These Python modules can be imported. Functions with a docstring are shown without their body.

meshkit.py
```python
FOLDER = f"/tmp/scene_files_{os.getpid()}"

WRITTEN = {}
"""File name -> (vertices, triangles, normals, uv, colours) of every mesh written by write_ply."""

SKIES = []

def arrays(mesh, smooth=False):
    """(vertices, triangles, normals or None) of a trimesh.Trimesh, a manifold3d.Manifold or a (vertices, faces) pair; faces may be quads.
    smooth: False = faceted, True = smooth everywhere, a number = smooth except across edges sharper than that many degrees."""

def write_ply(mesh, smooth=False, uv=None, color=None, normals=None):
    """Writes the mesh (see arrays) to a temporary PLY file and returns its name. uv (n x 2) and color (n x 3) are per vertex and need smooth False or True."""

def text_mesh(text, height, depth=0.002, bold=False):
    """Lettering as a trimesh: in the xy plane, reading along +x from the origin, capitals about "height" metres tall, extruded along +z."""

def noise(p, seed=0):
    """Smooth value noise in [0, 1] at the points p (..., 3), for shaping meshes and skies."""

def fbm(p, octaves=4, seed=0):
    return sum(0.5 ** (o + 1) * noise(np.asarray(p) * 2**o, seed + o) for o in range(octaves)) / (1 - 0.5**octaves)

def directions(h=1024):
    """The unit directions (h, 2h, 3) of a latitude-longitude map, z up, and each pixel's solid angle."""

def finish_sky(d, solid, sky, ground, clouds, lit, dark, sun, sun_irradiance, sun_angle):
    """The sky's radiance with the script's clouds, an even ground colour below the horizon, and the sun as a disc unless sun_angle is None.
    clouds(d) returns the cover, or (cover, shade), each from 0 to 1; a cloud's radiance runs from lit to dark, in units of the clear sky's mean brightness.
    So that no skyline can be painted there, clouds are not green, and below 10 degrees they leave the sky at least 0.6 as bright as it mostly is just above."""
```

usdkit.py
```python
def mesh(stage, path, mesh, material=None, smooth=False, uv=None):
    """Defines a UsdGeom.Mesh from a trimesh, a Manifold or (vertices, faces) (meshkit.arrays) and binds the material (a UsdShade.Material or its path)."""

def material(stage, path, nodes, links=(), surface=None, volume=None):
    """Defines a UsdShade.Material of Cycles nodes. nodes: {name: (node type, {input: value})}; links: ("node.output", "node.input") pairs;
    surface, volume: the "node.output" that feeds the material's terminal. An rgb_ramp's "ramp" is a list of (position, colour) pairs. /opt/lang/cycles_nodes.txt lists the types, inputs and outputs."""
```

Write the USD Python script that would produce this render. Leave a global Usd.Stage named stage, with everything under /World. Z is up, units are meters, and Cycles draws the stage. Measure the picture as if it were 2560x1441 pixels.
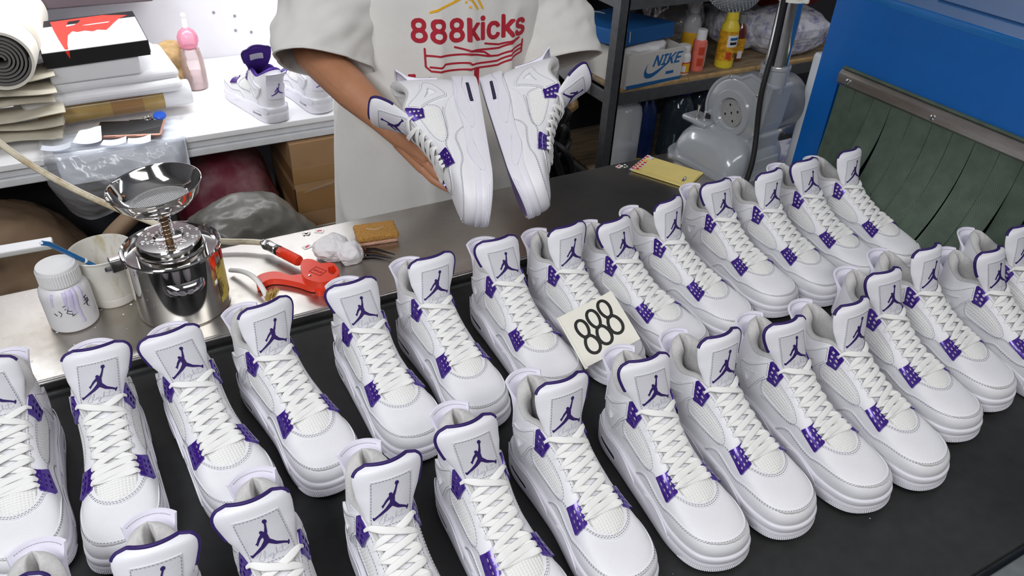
import math, random, re
import numpy as np, trimesh, manifold3d, shapely, shapely.affinity
from shapely.geometry import Polygon, Point, LineString
from scipy.interpolate import CubicSpline, PchipInterpolator
from scipy.ndimage import map_coordinates
from scipy.spatial import Delaunay
from pxr import Usd, UsdGeom, UsdLux, UsdShade, Gf, Sdf
import usdkit, meshkit

stage = Usd.Stage.CreateInMemory()
UsdGeom.SetStageUpAxis(stage, UsdGeom.Tokens.z)
UsdGeom.SetStageMetersPerUnit(stage, 1.0)
UsdGeom.Xform.Define(stage, "/World")
UsdGeom.Scope.Define(stage, "/World/Looks")
# ---------------------------------------------------------------- camera, lights, exposure
BELT = 0.80                                   # height of the conveyor belt above the floor
EYE = (0.0, 0.0, BELT + 0.885)
def camera(pitch=35.283, roll=2.850, yaw=29.72, f_px=1900.9):
    p, r_, y = np.radians([pitch, roll, yaw])
    fwd = np.array([math.sin(y) * math.cos(p), math.cos(y) * math.cos(p), -math.sin(p)])
    right = np.array([math.cos(y), -math.sin(y), 0.0])
    up = np.cross(right, fwd)
    r, u = math.cos(r_) * right + math.sin(r_) * up, -math.sin(r_) * right + math.cos(r_) * up
    M = np.eye(4)
    M[:3, 0], M[:3, 1], M[:3, 2], M[:3, 3] = r, u, -fwd, EYE
    c = UsdGeom.Camera.Define(stage, "/World/camera")
    c.AddTransformOp().Set(Gf.Matrix4d(*[float(v) for v in M.T.ravel()]))
    c.CreateHorizontalApertureAttr(36.0)
    c.CreateVerticalApertureAttr(36.0 * 1441 / 2560)
    c.CreateFocalLengthAttr(36.0 * f_px / 2560)
    c.CreateClippingRangeAttr(Gf.Vec2f(0.02, 60.0))
    return c
CAM = camera()
CAM.CreateExposureAttr(0.7)
CAM.CreateFStopAttr(13.0)
CAM.CreateFocusDistanceAttr(1.15)

def rect_light(name, loc, target, w, h, intensity, color=(1, 1, 1), roll=(0, 1, 0)):
    """a tube or panel lamp at loc that faces target; w runs across, h along the direction roll"""
    z = np.array(loc, float) - np.array(target, float)
    z /= np.linalg.norm(z)
    x = np.cross(np.array(roll, float), z)
    x /= np.linalg.norm(x)
    M = np.eye(4)
    M[:3, 0], M[:3, 1], M[:3, 2], M[:3, 3] = x, np.cross(z, x), z, loc
    l = UsdLux.RectLight.Define(stage, "/World/" + name)
    l.AddTransformOp().Set(Gf.Matrix4d(*[float(v) for v in M.T.ravel()]))
    l.CreateWidthAttr(w); l.CreateHeightAttr(h); l.CreateIntensityAttr(intensity)
    l.CreateColorAttr(Gf.Vec3f(*color))
    return l
rect_light("ceiling_tube_light", (-0.75, 0.10, BELT + 1.50), (0.45, 0.95, BELT), 0.40, 1.6, 8.6, (0.96, 0.97, 1.0))
rect_light("ceiling_tube_light_far", (1.05, -0.55, BELT + 1.80), (1.0, 0.9, BELT), 1.8, 0.40, 4.6, (1.0, 0.98, 0.95))
rect_light("ceiling_tube_light_right", (3.3, 1.3, BELT + 1.95), (3.3, 1.3, BELT), 0.30, 1.6, 4.0, (0.97, 0.98, 1.0))
rect_light("bench_lamp", (0.25, 2.22, BELT + 0.80), (0.25, 2.45, BELT), 1.6, 0.20, 9.0, (0.97, 0.98, 1.0))
# ---------------------------------------------------------------- helpers
LOOKS = {}
def mat(name, nodes, links=(), surface="p.BSDF", volume=None):
    m = usdkit.material(stage, "/World/Looks/" + name, nodes, links, surface=surface, volume=volume)
    LOOKS[name] = m
    return m

def simple(name, color, rough=0.5, metal=0.0, bump=0.0, bscale=200.0, var=0.0, vscale=20.0, spec=0.5, coat=0.0, sheen=0.0, bdetail=3.0, sss=0.0):
    """principled material; procedural tone variation (var) and bump from noise in object space"""
    n = {"p": ("principled_bsdf", {"base_color": color, "roughness": rough, "metallic": metal, "specular_ior_level": spec, "coat_weight": coat, "coat_roughness": 0.08, "sheen_weight": sheen})}
    l = []
    if sss:
        n["p"][1].update({"subsurface_weight": sss, "subsurface_radius": (1.0, .5, .3), "subsurface_scale": 0.006})
    if bump or var:
        n["tc"] = ("texture_coordinate", {})
    if var:
        n["n"] = ("noise_texture", {"scale": vscale, "detail": 4.0, "roughness": 0.6})
        c = np.array(color, float)
        n["r"] = ("rgb_ramp", {"ramp": [(0.3, tuple(np.clip(c * (1 - var), 0, 1))), (0.7, tuple(np.clip(c * (1 + var), 0, 1)))]})
        l += [("tc.object", "n.vector"), ("n.fac", "r.fac"), ("r.color", "p.base_color")]
    if bump:
        n["bn"] = ("noise_texture", {"scale": bscale, "detail": bdetail, "roughness": 0.55})
        n["b"] = ("bump", {"strength": 1.0, "distance": bump})
        l += [("tc.object", "bn.vector"), ("bn.fac", "b.height"), ("b.normal", "p.normal")]
    return mat(name, n, l)

USED = {}
def numbered(parent, name):
    k = parent + "/" + name
    n = USED.get(k, 0)
    USED[k] = n + 1
    return k if n == 0 else f"{k}_{n:03d}"

def tag(prim, label=None, cat=None, group=None, kind=None):
    for k, v in (("label", label), ("category", cat), ("group", group), ("kind", kind)):
        if v:
            prim.SetCustomDataByKey(k, v)
    return prim

def pth(p):
    return p if isinstance(p, str) else str(p.GetPath())

def obj(name, mesh, material, parent="/World", smooth=30, label=None, cat=None, group=None, kind=None):
    """one Mesh prim under parent"""
    path = numbered(pth(parent), name)
    m = usdkit.mesh(stage, path, mesh, LOOKS[material] if isinstance(material, str) else material, smooth=smooth)
    return tag(m.GetPrim(), label, cat, group, kind)

def thing(name, label, cat, loc=(0, 0, 0), rz=0.0, group=None, kind=None, matrix=None):
    path = numbered("/World", name)
    x = UsdGeom.Xform.Define(stage, path)
    place(x, loc, rz, matrix)
    return tag(x.GetPrim(), label, cat, group, kind)

def place(x, loc, rz=0.0, matrix=None):
    if matrix is not None:
        x.AddTransformOp().Set(Gf.Matrix4d(*[float(v) for v in np.asarray(matrix).T.ravel()]))
    else:
        x.AddTranslateOp().Set(Gf.Vec3d(*map(float, loc)))
        x.AddRotateZOp().Set(float(rz))

def copy_of(src, label, loc=(0, 0, 0), rz=0.0, group=None, matrix=None, name=None):
    path = numbered("/World", name or re.sub(r"_\d{3}$", "", src.GetName()))
    x = UsdGeom.Xform.Define(stage, path)
    place(x, loc, rz, matrix)
    p = x.GetPrim()
    p.GetReferences().AddInternalReference(src.GetPath())
    p.SetInstanceable(True)
    return tag(p, label, src.GetCustomDataByKey("category"), group)

cat_ = trimesh.util.concatenate
def J(*ms):
    out = []
    for m in ms:
        if isinstance(m, (list, tuple)) and not (len(m) == 2 and isinstance(m[0], np.ndarray)):
            out += [tm(x) for x in m]
        else:
            out.append(tm(m))
    return cat_(out)
def tm(m):
    if isinstance(m, trimesh.Trimesh):
        return m
    if hasattr(m, "to_mesh"):
        k = m.to_mesh()
        return trimesh.Trimesh(k.vert_properties[:, :3], k.tri_verts, process=False)
    v, f = np.asarray(m[0], float), np.asarray(m[1], int)
    if f.shape[1] == 4:
        f = np.vstack([f[:, [0, 1, 2]], f[:, [0, 2, 3]]])
    return trimesh.Trimesh(v, f, process=False)

def T(m, loc=(0, 0, 0), rot=None, axis=(0, 0, 1), scale=None):
    """copy moved: scale, rotate rot degrees about axis, translate"""
    m = tm(m).copy()
    if scale is not None:
        m.vertices = m.vertices * np.asarray(scale)
    if rot:
        m.apply_transform(trimesh.transformations.rotation_matrix(np.radians(rot), axis))
    m.apply_translation(loc)
    return m

def rbox(size, r=0.003, loc=(0, 0, 0), rz=0.0, seg=2, center=True):
    """box with rounded edges; loc is the centre (center) or the bottom centre"""
    sx, sy, sz = size
    r = min(r, sx * .49, sy * .49, sz * .49)
    q = max(4, seg * 4)
    s = manifold3d.Manifold.sphere(r, q)
    pts = [s.translate((x, y, z)) for x in (-sx / 2 + r, sx / 2 - r) for y in (-sy / 2 + r, sy / 2 - r) for z in (-sz / 2 + r, sz / 2 - r)]
    m = tm(manifold3d.Manifold.batch_hull(pts))
    if not center:
        m.apply_translation((0, 0, sz / 2))
    return T(m, loc, rz)

def lathe(prof, n=48, loc=(0, 0, 0)):
    """prof: (r, z) list revolved about z; ends are left as given (r = 0 closes)"""
    prof = np.asarray(prof, float)
    a = np.arange(n) * 2 * np.pi / n
    v = np.stack([prof[:, None, 0] * np.cos(a), prof[:, None, 0] * np.sin(a), np.repeat(prof[:, 1:], n, 1)], -1).reshape(-1, 3)
    i, j = np.meshgrid(np.arange(len(prof) - 1), np.arange(n), indexing="ij")
    q = np.stack([i * n + j, i * n + (j + 1) % n, (i + 1) * n + (j + 1) % n, (i + 1) * n + j], -1).reshape(-1, 4)
    m = trimesh.Trimesh(v, np.vstack([q[:, [0, 1, 2]], q[:, [0, 2, 3]]]), process=True)
    m.update_faces(m.nondegenerate_faces())
    m.apply_translation(loc)
    return m

def spline(pts, n, closed=False, k=3):
    pts = np.asarray(pts, float)
    if closed:
        pts = np.vstack([pts, pts[:1]])
    d = np.r_[0, np.cumsum(np.linalg.norm(np.diff(pts, axis=0), axis=1) + 1e-9)]
    cs = CubicSpline(d, pts, bc_type="periodic" if closed else "natural")
    t = np.linspace(0, d[-1], n, endpoint=not closed)
    return cs(t)

def frames(p, closed=False, up=(0, 0, 1)):
    p = np.asarray(p, float)
    if closed:
        t = np.roll(p, -1, 0) - np.roll(p, 1, 0)
    else:
        t = np.gradient(p, axis=0)
    t /= np.linalg.norm(t, axis=1, keepdims=True) + 1e-12
    a = np.zeros_like(t)
    a0 = np.cross(np.asarray(up, float), t[0])
    if np.linalg.norm(a0) < 1e-3:
        a0 = np.cross((1, 0, 0.01), t[0])
    a[0] = a0 / np.linalg.norm(a0)
    for i in range(1, len(t)):
        v = a[i - 1] - t[i] * (a[i - 1] @ t[i])
        a[i] = v / (np.linalg.norm(v) + 1e-12)
    return t, a, np.cross(t, a)

def tube(p, r, sides=8, closed=False, caps=True, flat=1.0, up=(0, 0, 1)):
    """swept circle (or ellipse: flat scales the second axis) along p; r scalar or per point"""
    p = np.asarray(p, float)
    t, a, b = frames(p, closed, up)
    r = np.broadcast_to(np.asarray(r, float), (len(p),))
    ang = np.arange(sides) * 2 * np.pi / sides
    v = p[:, None] + r[:, None, None] * (np.cos(ang)[None, :, None] * a[:, None] + flat * np.sin(ang)[None, :, None] * b[:, None])
    n = len(p)
    i, j = np.meshgrid(np.arange(n if closed else n - 1), np.arange(sides), indexing="ij")
    i2 = (i + 1) % n
    q = np.stack([i * sides + j, i * sides + (j + 1) % sides, i2 * sides + (j + 1) % sides, i2 * sides + j], -1).reshape(-1, 4)
    f = np.vstack([q[:, [0, 1, 2]], q[:, [0, 2, 3]]])
    v = v.reshape(-1, 3)
    if caps and not closed:
        k = len(v)
        v = np.vstack([v, p[:1], p[-1:]])
        js = np.arange(sides)
        f = np.vstack([f, np.stack([(js + 1) % sides, js, np.full(sides, k)], 1), np.stack([(n - 1) * sides + js, (n - 1) * sides + (js + 1) % sides, np.full(sides, k + 1)], 1)])
    return trimesh.Trimesh(v, f, process=False)

def extrude(poly, h, loc=(0, 0, 0)):
    """shapely polygon extruded along z from 0 to h"""
    gs = getattr(poly, "geoms", [poly])
    return T(cat_([trimesh.creation.extrude_polygon(g, h, engine="earcut") for g in gs if g.area > 1e-12]), loc)

def grid_mesh(P, closed_u=False, flip=False):
    """P (n, m, 3) points as a sheet"""
    n, m = P.shape[:2]
    i, j = np.meshgrid(np.arange(n if closed_u else n - 1), np.arange(m - 1), indexing="ij")
    i2 = (i + 1) % n
    q = np.stack([i * m + j, i2 * m + j, i2 * m + j + 1, i * m + j + 1], -1).reshape(-1, 4)
    if flip:
        q = q[:, ::-1]
    return trimesh.Trimesh(P.reshape(-1, 3), np.vstack([q[:, [0, 1, 2]], q[:, [0, 2, 3]]]), process=False)

def resample(p, step, closed=False):
    p = np.asarray(p, float)
    if closed:
        p = np.vstack([p, p[:1]])
    d = np.r_[0, np.cumsum(np.linalg.norm(np.diff(p, axis=0), axis=1))]
    n = max(2, int(round(d[-1] / step)) + 1)
    t = np.linspace(0, d[-1], n)
    if closed:
        t = t[:-1]
    return np.stack([np.interp(t, d, p[:, k]) for k in range(p.shape[1])], 1)

def fill_polygon(poly, res):
    """points and triangles of a shapely polygon filled with about res-sized triangles; also its boundary rings (index lists)"""
    rings, pts = [], []
    for ring in [poly.exterior, *poly.interiors]:
        c = resample(np.array(ring.coords)[:-1], res, True)
        rings.append(np.arange(len(pts), len(pts) + len(c)))
        pts += list(c)
    x0, y0, x1, y1 = poly.bounds
    xs, ys = np.arange(x0 + res * .5, x1, res), np.arange(y0 + res * .5, y1, res * .866)
    g = np.array([(x + (k % 2) * res * .5, y) for k, y in enumerate(ys) for x in xs]).reshape(-1, 2)
    inner = poly.buffer(-res * .55)
    if len(g) and not inner.is_empty:
        g = g[shapely.contains_xy(inner, g[:, 0], g[:, 1])]
        pts = np.vstack([pts, g])
    pts = np.asarray(pts)
    tri = Delaunay(pts).simplices
    c = pts[tri].mean(1)
    tri = tri[shapely.contains_xy(poly.buffer(1e-9), c[:, 0], c[:, 1])]
    a = pts[tri]
    area = np.cross(a[:, 1] - a[:, 0], a[:, 2] - a[:, 0])
    tri = np.where(area[:, None] < 0, tri[:, ::-1], tri)[np.abs(area) > 1e-14]
    return pts, tri, rings

def slab(poly, res, fmap, top, bottom=0.0, bevel=None):
    """polygon in a 2-D chart mapped to 3-D: fmap(pts, offset) -> points. A raised piece with side walls."""
    out = []
    for g in getattr(poly, "geoms", [poly]):
        if g.area < 1e-10:
            continue
        p, f, rings = fill_polygon(g, res)
        up = fmap(p, np.full(len(p), top))
        v, faces = [up], [f]
        n = len(p)
        for r in rings:
            lo = fmap(p[r], np.full(len(r), bottom))
            v.append(lo)
            k = np.arange(len(r))
            k2 = (k + 1) % len(r)
            faces.append(np.vstack([np.stack([r[k], n + k, n + k2], 1), np.stack([r[k], n + k2, r[k2]], 1)]))
            n += len(r)
        out.append(trimesh.Trimesh(np.vstack(v), np.vstack(faces), process=False))
    m = cat_(out)
    return m

def ring_of(pts, n=60, k=3):
    return spline(pts, n, True)
def smooth_poly(pts, n=80):
    return Polygon(spline(pts, n, True)).buffer(0)
def capsule2(p, q, r0, r1, n=10):
    return shapely.union_all([Point(p).buffer(r0, n), Point(q).buffer(r1, n)]).convex_hull
def limb2(pts):
    """pts: (x, y, r) chain of tapered 2-D capsules"""
    return shapely.union_all([capsule2(a[:2], b[:2], a[2], b[2]) for a, b in zip(pts, pts[1:])])
# ---------------------------------------------------------------- sneaker materials
simple("leather", (.80, .80, .83), .46, bump=.00022, bscale=900, bdetail=4, var=.012, vscale=60)
simple("leather_smooth", (.80, .80, .83), .40)
simple("leather_soft", (.80, .80, .84), .50, bump=.0001, bscale=500)
simple("tab_plastic", (.76, .74, .84), .38)
simple("net", (.80, .80, .78), .45)
simple("lace", (.84, .84, .82), .75, bump=.0003, bscale=1400)
simple("midsole", (.78, .77, .83), .45)
simple("outsole_purple", (.10, .05, .28), .4)
simple("air_dark", (.03, .025, .06), .08, coat=1.0)
simple("purple_metal", (.050, .010, .25), .25, metal=.35, coat=.7, spec=.6)
simple("purple_cloth", (.022, .005, .105), .65)
simple("patch_satin", (.66, .66, .70), .42, bump=.00025, bscale=350)
simple("thread_grey", (.22, .22, .25), .7)
simple("script_grey", (.45, .45, .50), .6)
simple("lining_grey", (.55, .54, .53), .85, var=.08, vscale=300, bump=.0004, bscale=700, sheen=.4)
simple("lining_purple", (.055, .014, .22), .8, var=.1, vscale=200, bump=.0004, bscale=700)
# ---------------------------------------------------------------- materials of the room and the tools
def b(x, y, z):
    return (x, y, BELT + z)

def worn(name, color, dirt, rough, metal=0.0, scale=6.0, lo=.42, hi=.62, bump=0.0, detail=8.0, coat=0.0, rough2=None, stretch=(1, 1, 1)):
    """two-tone worn surface: noise blends colour and dirt"""
    n = {"tc": ("texture_coordinate", {}), "mp": ("mapping", {"scale": stretch}), "n": ("noise_texture", {"scale": scale, "detail": detail, "roughness": .62}),
         "r": ("rgb_ramp", {"ramp": [(lo, color), (hi, dirt)]}),
         "q": ("rgb_ramp", {"ramp": [(lo, (rough,) * 3), (hi, ((rough2 or rough),) * 3)]}),
         "p": ("principled_bsdf", {"metallic": metal, "coat_weight": coat, "coat_roughness": .1})}
    l = [("tc.object", "mp.vector"), ("mp.vector", "n.vector"), ("n.fac", "r.fac"), ("n.fac", "q.fac"), ("r.color", "p.base_color"), ("q.color", "p.roughness")]
    if bump:
        n["b"] = ("bump", {"strength": 1.0, "distance": bump}); n["m"] = ("noise_texture", {"scale": scale * 25, "detail": 3.0})
        l += [("mp.vector", "m.vector"), ("m.fac", "b.height"), ("b.normal", "p.normal")]
    return mat(name, n, l)

def clear(name, color=(1, 1, 1), rough=.05, milky=0.0, tint=(1, 1, 1)):
    """thin clear plastic: transparent with a sheen, milky adds a white diffuse share"""
    n = {"t": ("transparent_bsdf", {"color": tint}), "g": ("glossy_bsdf", {"color": (1, 1, 1), "roughness": rough}), "d": ("diffuse_bsdf", {"color": color}),
         "f": ("layer_weight", {"blend": .35}), "a": ("mix_closure", {}), "m": ("mix_closure", {"fac": milky})}
    return mat(name, n, [("f.fresnel", "a.fac"), ("t.BSDF", "a.closure1"), ("g.BSDF", "a.closure2"), ("a.closure", "m.closure1"), ("d.BSDF", "m.closure2")], surface="m.closure")

simple("belt_rubber", (.016, .017, .017), .62, bump=.0001, bscale=1500, var=.25, vscale=40)
simple("frame_grey", (.16, .18, .18), .45, metal=.3, var=.2, vscale=30)
worn("steel_sheet", (.60, .59, .57), (.40, .36, .31), .28, 1.0, scale=5, lo=.35, hi=.75, rough2=.42, bump=.00004)
simple("steel_edge", (.50, .49, .47), .3, metal=1.0, var=.15, vscale=40)
simple("chrome", (.80, .79, .77), .07, metal=1.0)
simple("chrome_worn", (.72, .70, .66), .16, metal=1.0, var=.12, vscale=60)
simple("wall_white", (.66, .65, .69), .28, var=.02, vscale=5)
simple("cabinet_mauve", (.10, .075, .085), .4)
simple("wall_grey", (.42, .42, .44), .6, var=.1, vscale=6)
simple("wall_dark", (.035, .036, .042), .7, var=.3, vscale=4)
simple("ceiling_white", (.60, .60, .60), .7)
worn("floor_concrete", (.22, .21, .20), (.12, .115, .11), .55, scale=4)
simple("bench_white", (.86, .86, .87), .30)
simple("bench_edge", (.66, .67, .69), .42, var=.06, vscale=30)
simple("blue_paint", (.002, .115, .43), .38, bump=.00012, bscale=700, var=.05, vscale=12)
simple("blue_paint_top", (.004, .15, .46), .24, bump=.0003, bscale=600, coat=.8, var=.08, vscale=14)
simple("blue_dark", (.004, .05, .17), .5)
worn("rail_steel", (.62, .59, .55), (.36, .33, .30), .36, 1.0, scale=14, rough2=.42, stretch=(1, .15, 1))
mat("curtain_green", {"tc": ("texture_coordinate", {}), "c": ("checker_texture", {"color1": (.058, .090, .066), "color2": (.108, .145, .112), "scale": 420.0}), "n": ("noise_texture", {"scale": 30.0, "detail": 4.0}), "r": ("rgb_ramp", {"ramp": [(.3, (.8, .8, .8)), (.7, (1.15, 1.15, 1.1))]}), "m": ("mix", {"mix_type": "multiply", "fac": 1.0}), "b": ("bump", {"distance": .0005}), "p": ("principled_bsdf", {"roughness": .7})},
    [("tc.object", "c.vector"), ("tc.object", "n.vector"), ("n.fac", "r.fac"), ("c.color", "m.color1"), ("r.color", "m.color2"), ("m.color", "p.base_color"), ("c.fac", "b.height"), ("b.normal", "p.normal")])
simple("black_gap", (.004, .004, .005), .8)
simple("white_panel", (.74, .77, .80), .4)
simple("grey_paint", (.30, .32, .345), .24, coat=.8, var=.03, vscale=20)
simple("grey_paint_dark", (.20, .215, .235), .3, coat=.6)
simple("grey_mesh", (.44, .44, .44), .45, metal=.4)
simple("cable_black", (.010, .010, .011), .45)
simple("zip_white", (.70, .70, .64), .5)
simple("hole_black", (.003, .003, .003), .9)
simple("red_plastic", (.78, .045, .012), .34)
simple("red_dark", (.30, .01, .008), .4)
simple("brass_steel", (.55, .54, .52), .22, metal=1.0)
simple("white_plastic", (.80, .80, .80), .45)
simple("rust_brown", (.16, .085, .035), .5, metal=.5, var=.4, vscale=200)
simple("blue_stick", (.008, .13, .36), .35)
simple("sponge_brown", (.46, .235, .055), .95, bump=.0012, bscale=420, var=.35, vscale=260, bdetail=5)
simple("sponge_pink", (.62, .36, .25), .95, bump=.001, bscale=420, var=.3, vscale=260)
simple("tissue", (.78, .77, .78), .9, bump=.0005, bscale=90)
simple("blade_dark", (.035, .035, .040), .28, metal=.8)
simple("handle_maroon", (.12, .012, .012), .35)
simple("bristle_tan", (.56, .38, .12), .8)
simple("paper_cream", (.80, .78, .69), .75, bump=.0003, bscale=15, var=.02, vscale=20)
simple("ink_black", (.008, .008, .008), .6)
simple("paper_yellow", (.80, .66, .23), .7, var=.04, vscale=30)
simple("ink_red", (.70, .02, .03), .6)
simple("cardboard", (.36, .21, .10), .75, var=.08, vscale=14)
simple("cardboard_tape", (.34, .19, .075), .25, coat=.5)
simple("skin", (.46, .215, .115), .48, bump=.00012, bscale=350, var=.06, vscale=40, sss=.12)
simple("shirt_white", (.72, .71, .68), .85, bump=.00022, bscale=1300, var=.015, vscale=60)
simple("print_red", (.42, .012, .03), .7)
simple("print_yellow", (.80, .43, .02), .7)
simple("trousers_dark", (.03, .03, .04), .85)
simple("hair_black", (.010, .009, .009), .5)
simple("shelf_grey", (.105, .108, .112), .5, metal=.25, var=.15, vscale=50)
worn("shelf_wood", (.30, .22, .13), (.17, .13, .08), .7, scale=9, stretch=(1, 6, 1), bump=.0003)
simple("wood_edge", (.46, .30, .13), .65, var=.25, vscale=30)
simple("box_blue", (.006, .085, .27), .5)
simple("box_white", (.62, .60, .56), .6)
simple("box_print", (.012, .12, .33), .55)
simple("label_red", (.58, .06, .02), .45)
simple("label_yellow", (.80, .45, .02), .45)
simple("coral_plastic", (.80, .19, .14), .4, var=.12, vscale=60)
simple("bottle_yellow", (.80, .62, .04), .35)
simple("label_orange", (.80, .36, .02), .4, var=.5, vscale=70)
simple("liquid_brown", (.16, .035, .015), .15, coat=1.0)
simple("cap_grey", (.30, .31, .32), .5)
clear("clear_plastic", (.8, .8, .82), .08, .10)
clear("milky_plastic", (.82, .83, .86), .2, .45)
clear("bag_plastic", (.80, .82, .87), .16, .22)
clear("pink_clear", (.97, .80, .80), .05, .25, (1, .95, .95))
clear("pink_teat", (.95, .42, .55), .08, .45, (1, .72, .80))
clear("water_plastic", (.10, .14, .18), .06, .25, (.45, .52, .6))
worn("hose_plastic", (.74, .68, .52), (.40, .27, .10), .28, scale=22, lo=.50, hi=.72, coat=.6)
worn("bag_pattern", (.66, .67, .74), (.22, .20, .42), .5, scale=26, lo=.50, hi=.66)
simple("cloth_red", (.36, .05, .045), .85, var=.2, vscale=20)
simple("plastic_dark", (.012, .012, .014), .3, bump=.002, bscale=40)
simple("plastic_black", (.010, .010, .012), .32, bump=.003, bscale=25)
simple("plastic_grey", (.22, .22, .215), .3, bump=.002, bscale=18, var=.2, vscale=6)
simple("plastic_olive", (.105, .100, .088), .35, bump=.002, bscale=16, var=.2, vscale=5)
worn("bag_maroon", (.165, .02, .04), (.27, .13, .14), .45, scale=5, lo=.45, hi=.6)
simple("cloth_brown", (.15, .095, .055), .8, var=.2, vscale=8)
simple("cloth_cream", (.60, .56, .46), .8, var=.1, vscale=20)
simple("foam_white", (.72, .72, .74), .7, var=.03, vscale=10)
simple("sheet_blue", (.72, .76, .84), .35)
simple("tape_tan", (.40, .27, .09), .3, coat=.4, var=.12, vscale=20)
simple("roll_cream", (.80, .77, .69), .7)
simple("roll_grey", (.16, .155, .15), .8)
simple("lid_white", (.66, .66, .70), .25, coat=.6)
simple("lid_black", (.012, .012, .013), .4)
simple("lid_red", (.80, .045, .03), .3, coat=.6)
simple("phone_rose", (.52, .27, .20), .3, metal=.5)
simple("phone_glass", (.006, .005, .004), .08, coat=1.0)
simple("bead_blue", (.01, .07, .42), .3)
simple("olive_green", (.16, .15, .015), .6)
simple("silver_foil", (.62, .60, .56), .25, metal=.8, bump=.003, bscale=40)
simple("lavender_sheet", (.62, .62, .80), .5)
worn("cup_stained", (.74, .72, .66), (.48, .40, .20), .5, scale=14, lo=.56, hi=.74, stretch=(2.2, 2.2, .5))
worn("bottle_stained", (.74, .74, .76), (.50, .48, .55), .45, scale=16, lo=.58, hi=.72, stretch=(2, 2, .5))
simple("paint_lavender", (.60, .55, .76), .4)
worn("tin_label", (.70, .58, .10), (.10, .09, .04), .4, scale=30, lo=.5, hi=.6)
simple("wrap_blue", (.012, .03, .12), .2, bump=.002, bscale=40, var=.4, vscale=12)
simple("water_drop", (.85, .85, .86), .03, metal=.9)

# ---------------------------------------------------------------- noise-shaped soft things
def crumple(p, seed, amp, freq, ridged=True, octaves=4):
    p = np.asarray(p, float)
    n = sum((.5 ** o) * (1 - 2 * np.abs(meshkit.noise(p * freq * 2 ** o + 3.1 * seed, seed + o) - .5) if ridged else meshkit.noise(p * freq * 2 ** o + 3.1 * seed, seed + o)) for o in range(octaves))
    return amp * (n / (2 - .5 ** (octaves - 1)) - .5)

def blob(size, loc=(0, 0, 0), seed=0, amp=.02, freq=12, power=3.0, sub=5, flat=True, rz=0, ridged=True):
    """crumpled bag: a rounded box of the given size standing on loc"""
    m = trimesh.creation.icosphere(sub)
    v = m.vertices.copy()
    k = (np.abs(v) ** power).sum(1) ** (-1 / power)
    v = v * k[:, None] * np.asarray(size) / 2
    nrm = m.vertices
    d = crumple(v, seed, amp, freq, ridged)
    v = v + nrm * d[:, None]
    if flat:
        v[:, 2] = np.maximum(v[:, 2], -size[2] / 2 * .97)
    v[:, 2] += size[2] / 2
    return T(trimesh.Trimesh(v, m.faces, process=False), loc, rz)

# ---------------------------------------------------------------- the room
def plane_box(name, lo, hi, m, parent="/World", kind="structure"):
    lo, hi = np.array(lo, float), np.array(hi, float)
    return obj(name, T(trimesh.creation.box(hi - lo), (lo + hi) / 2), m, parent, smooth=False, kind=kind)
plane_box("floor", (-2.6, -2.6, -.10), (4.2, 3.5, 0), "floor_concrete")
plane_box("ceiling", (-2.6, -2.6, 2.95), (4.2, 3.5, 3.05), "ceiling_white")
wb = plane_box("wall_back", (-2.6, 2.69, 0), (1.22, 2.80, 2.95), "wall_white")
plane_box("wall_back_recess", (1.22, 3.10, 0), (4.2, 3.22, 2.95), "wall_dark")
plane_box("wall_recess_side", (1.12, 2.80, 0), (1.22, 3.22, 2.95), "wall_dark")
plane_box("wall_left", (-2.7, -2.6, 0), (-2.6, 3.5, 2.95), "wall_grey")
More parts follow.
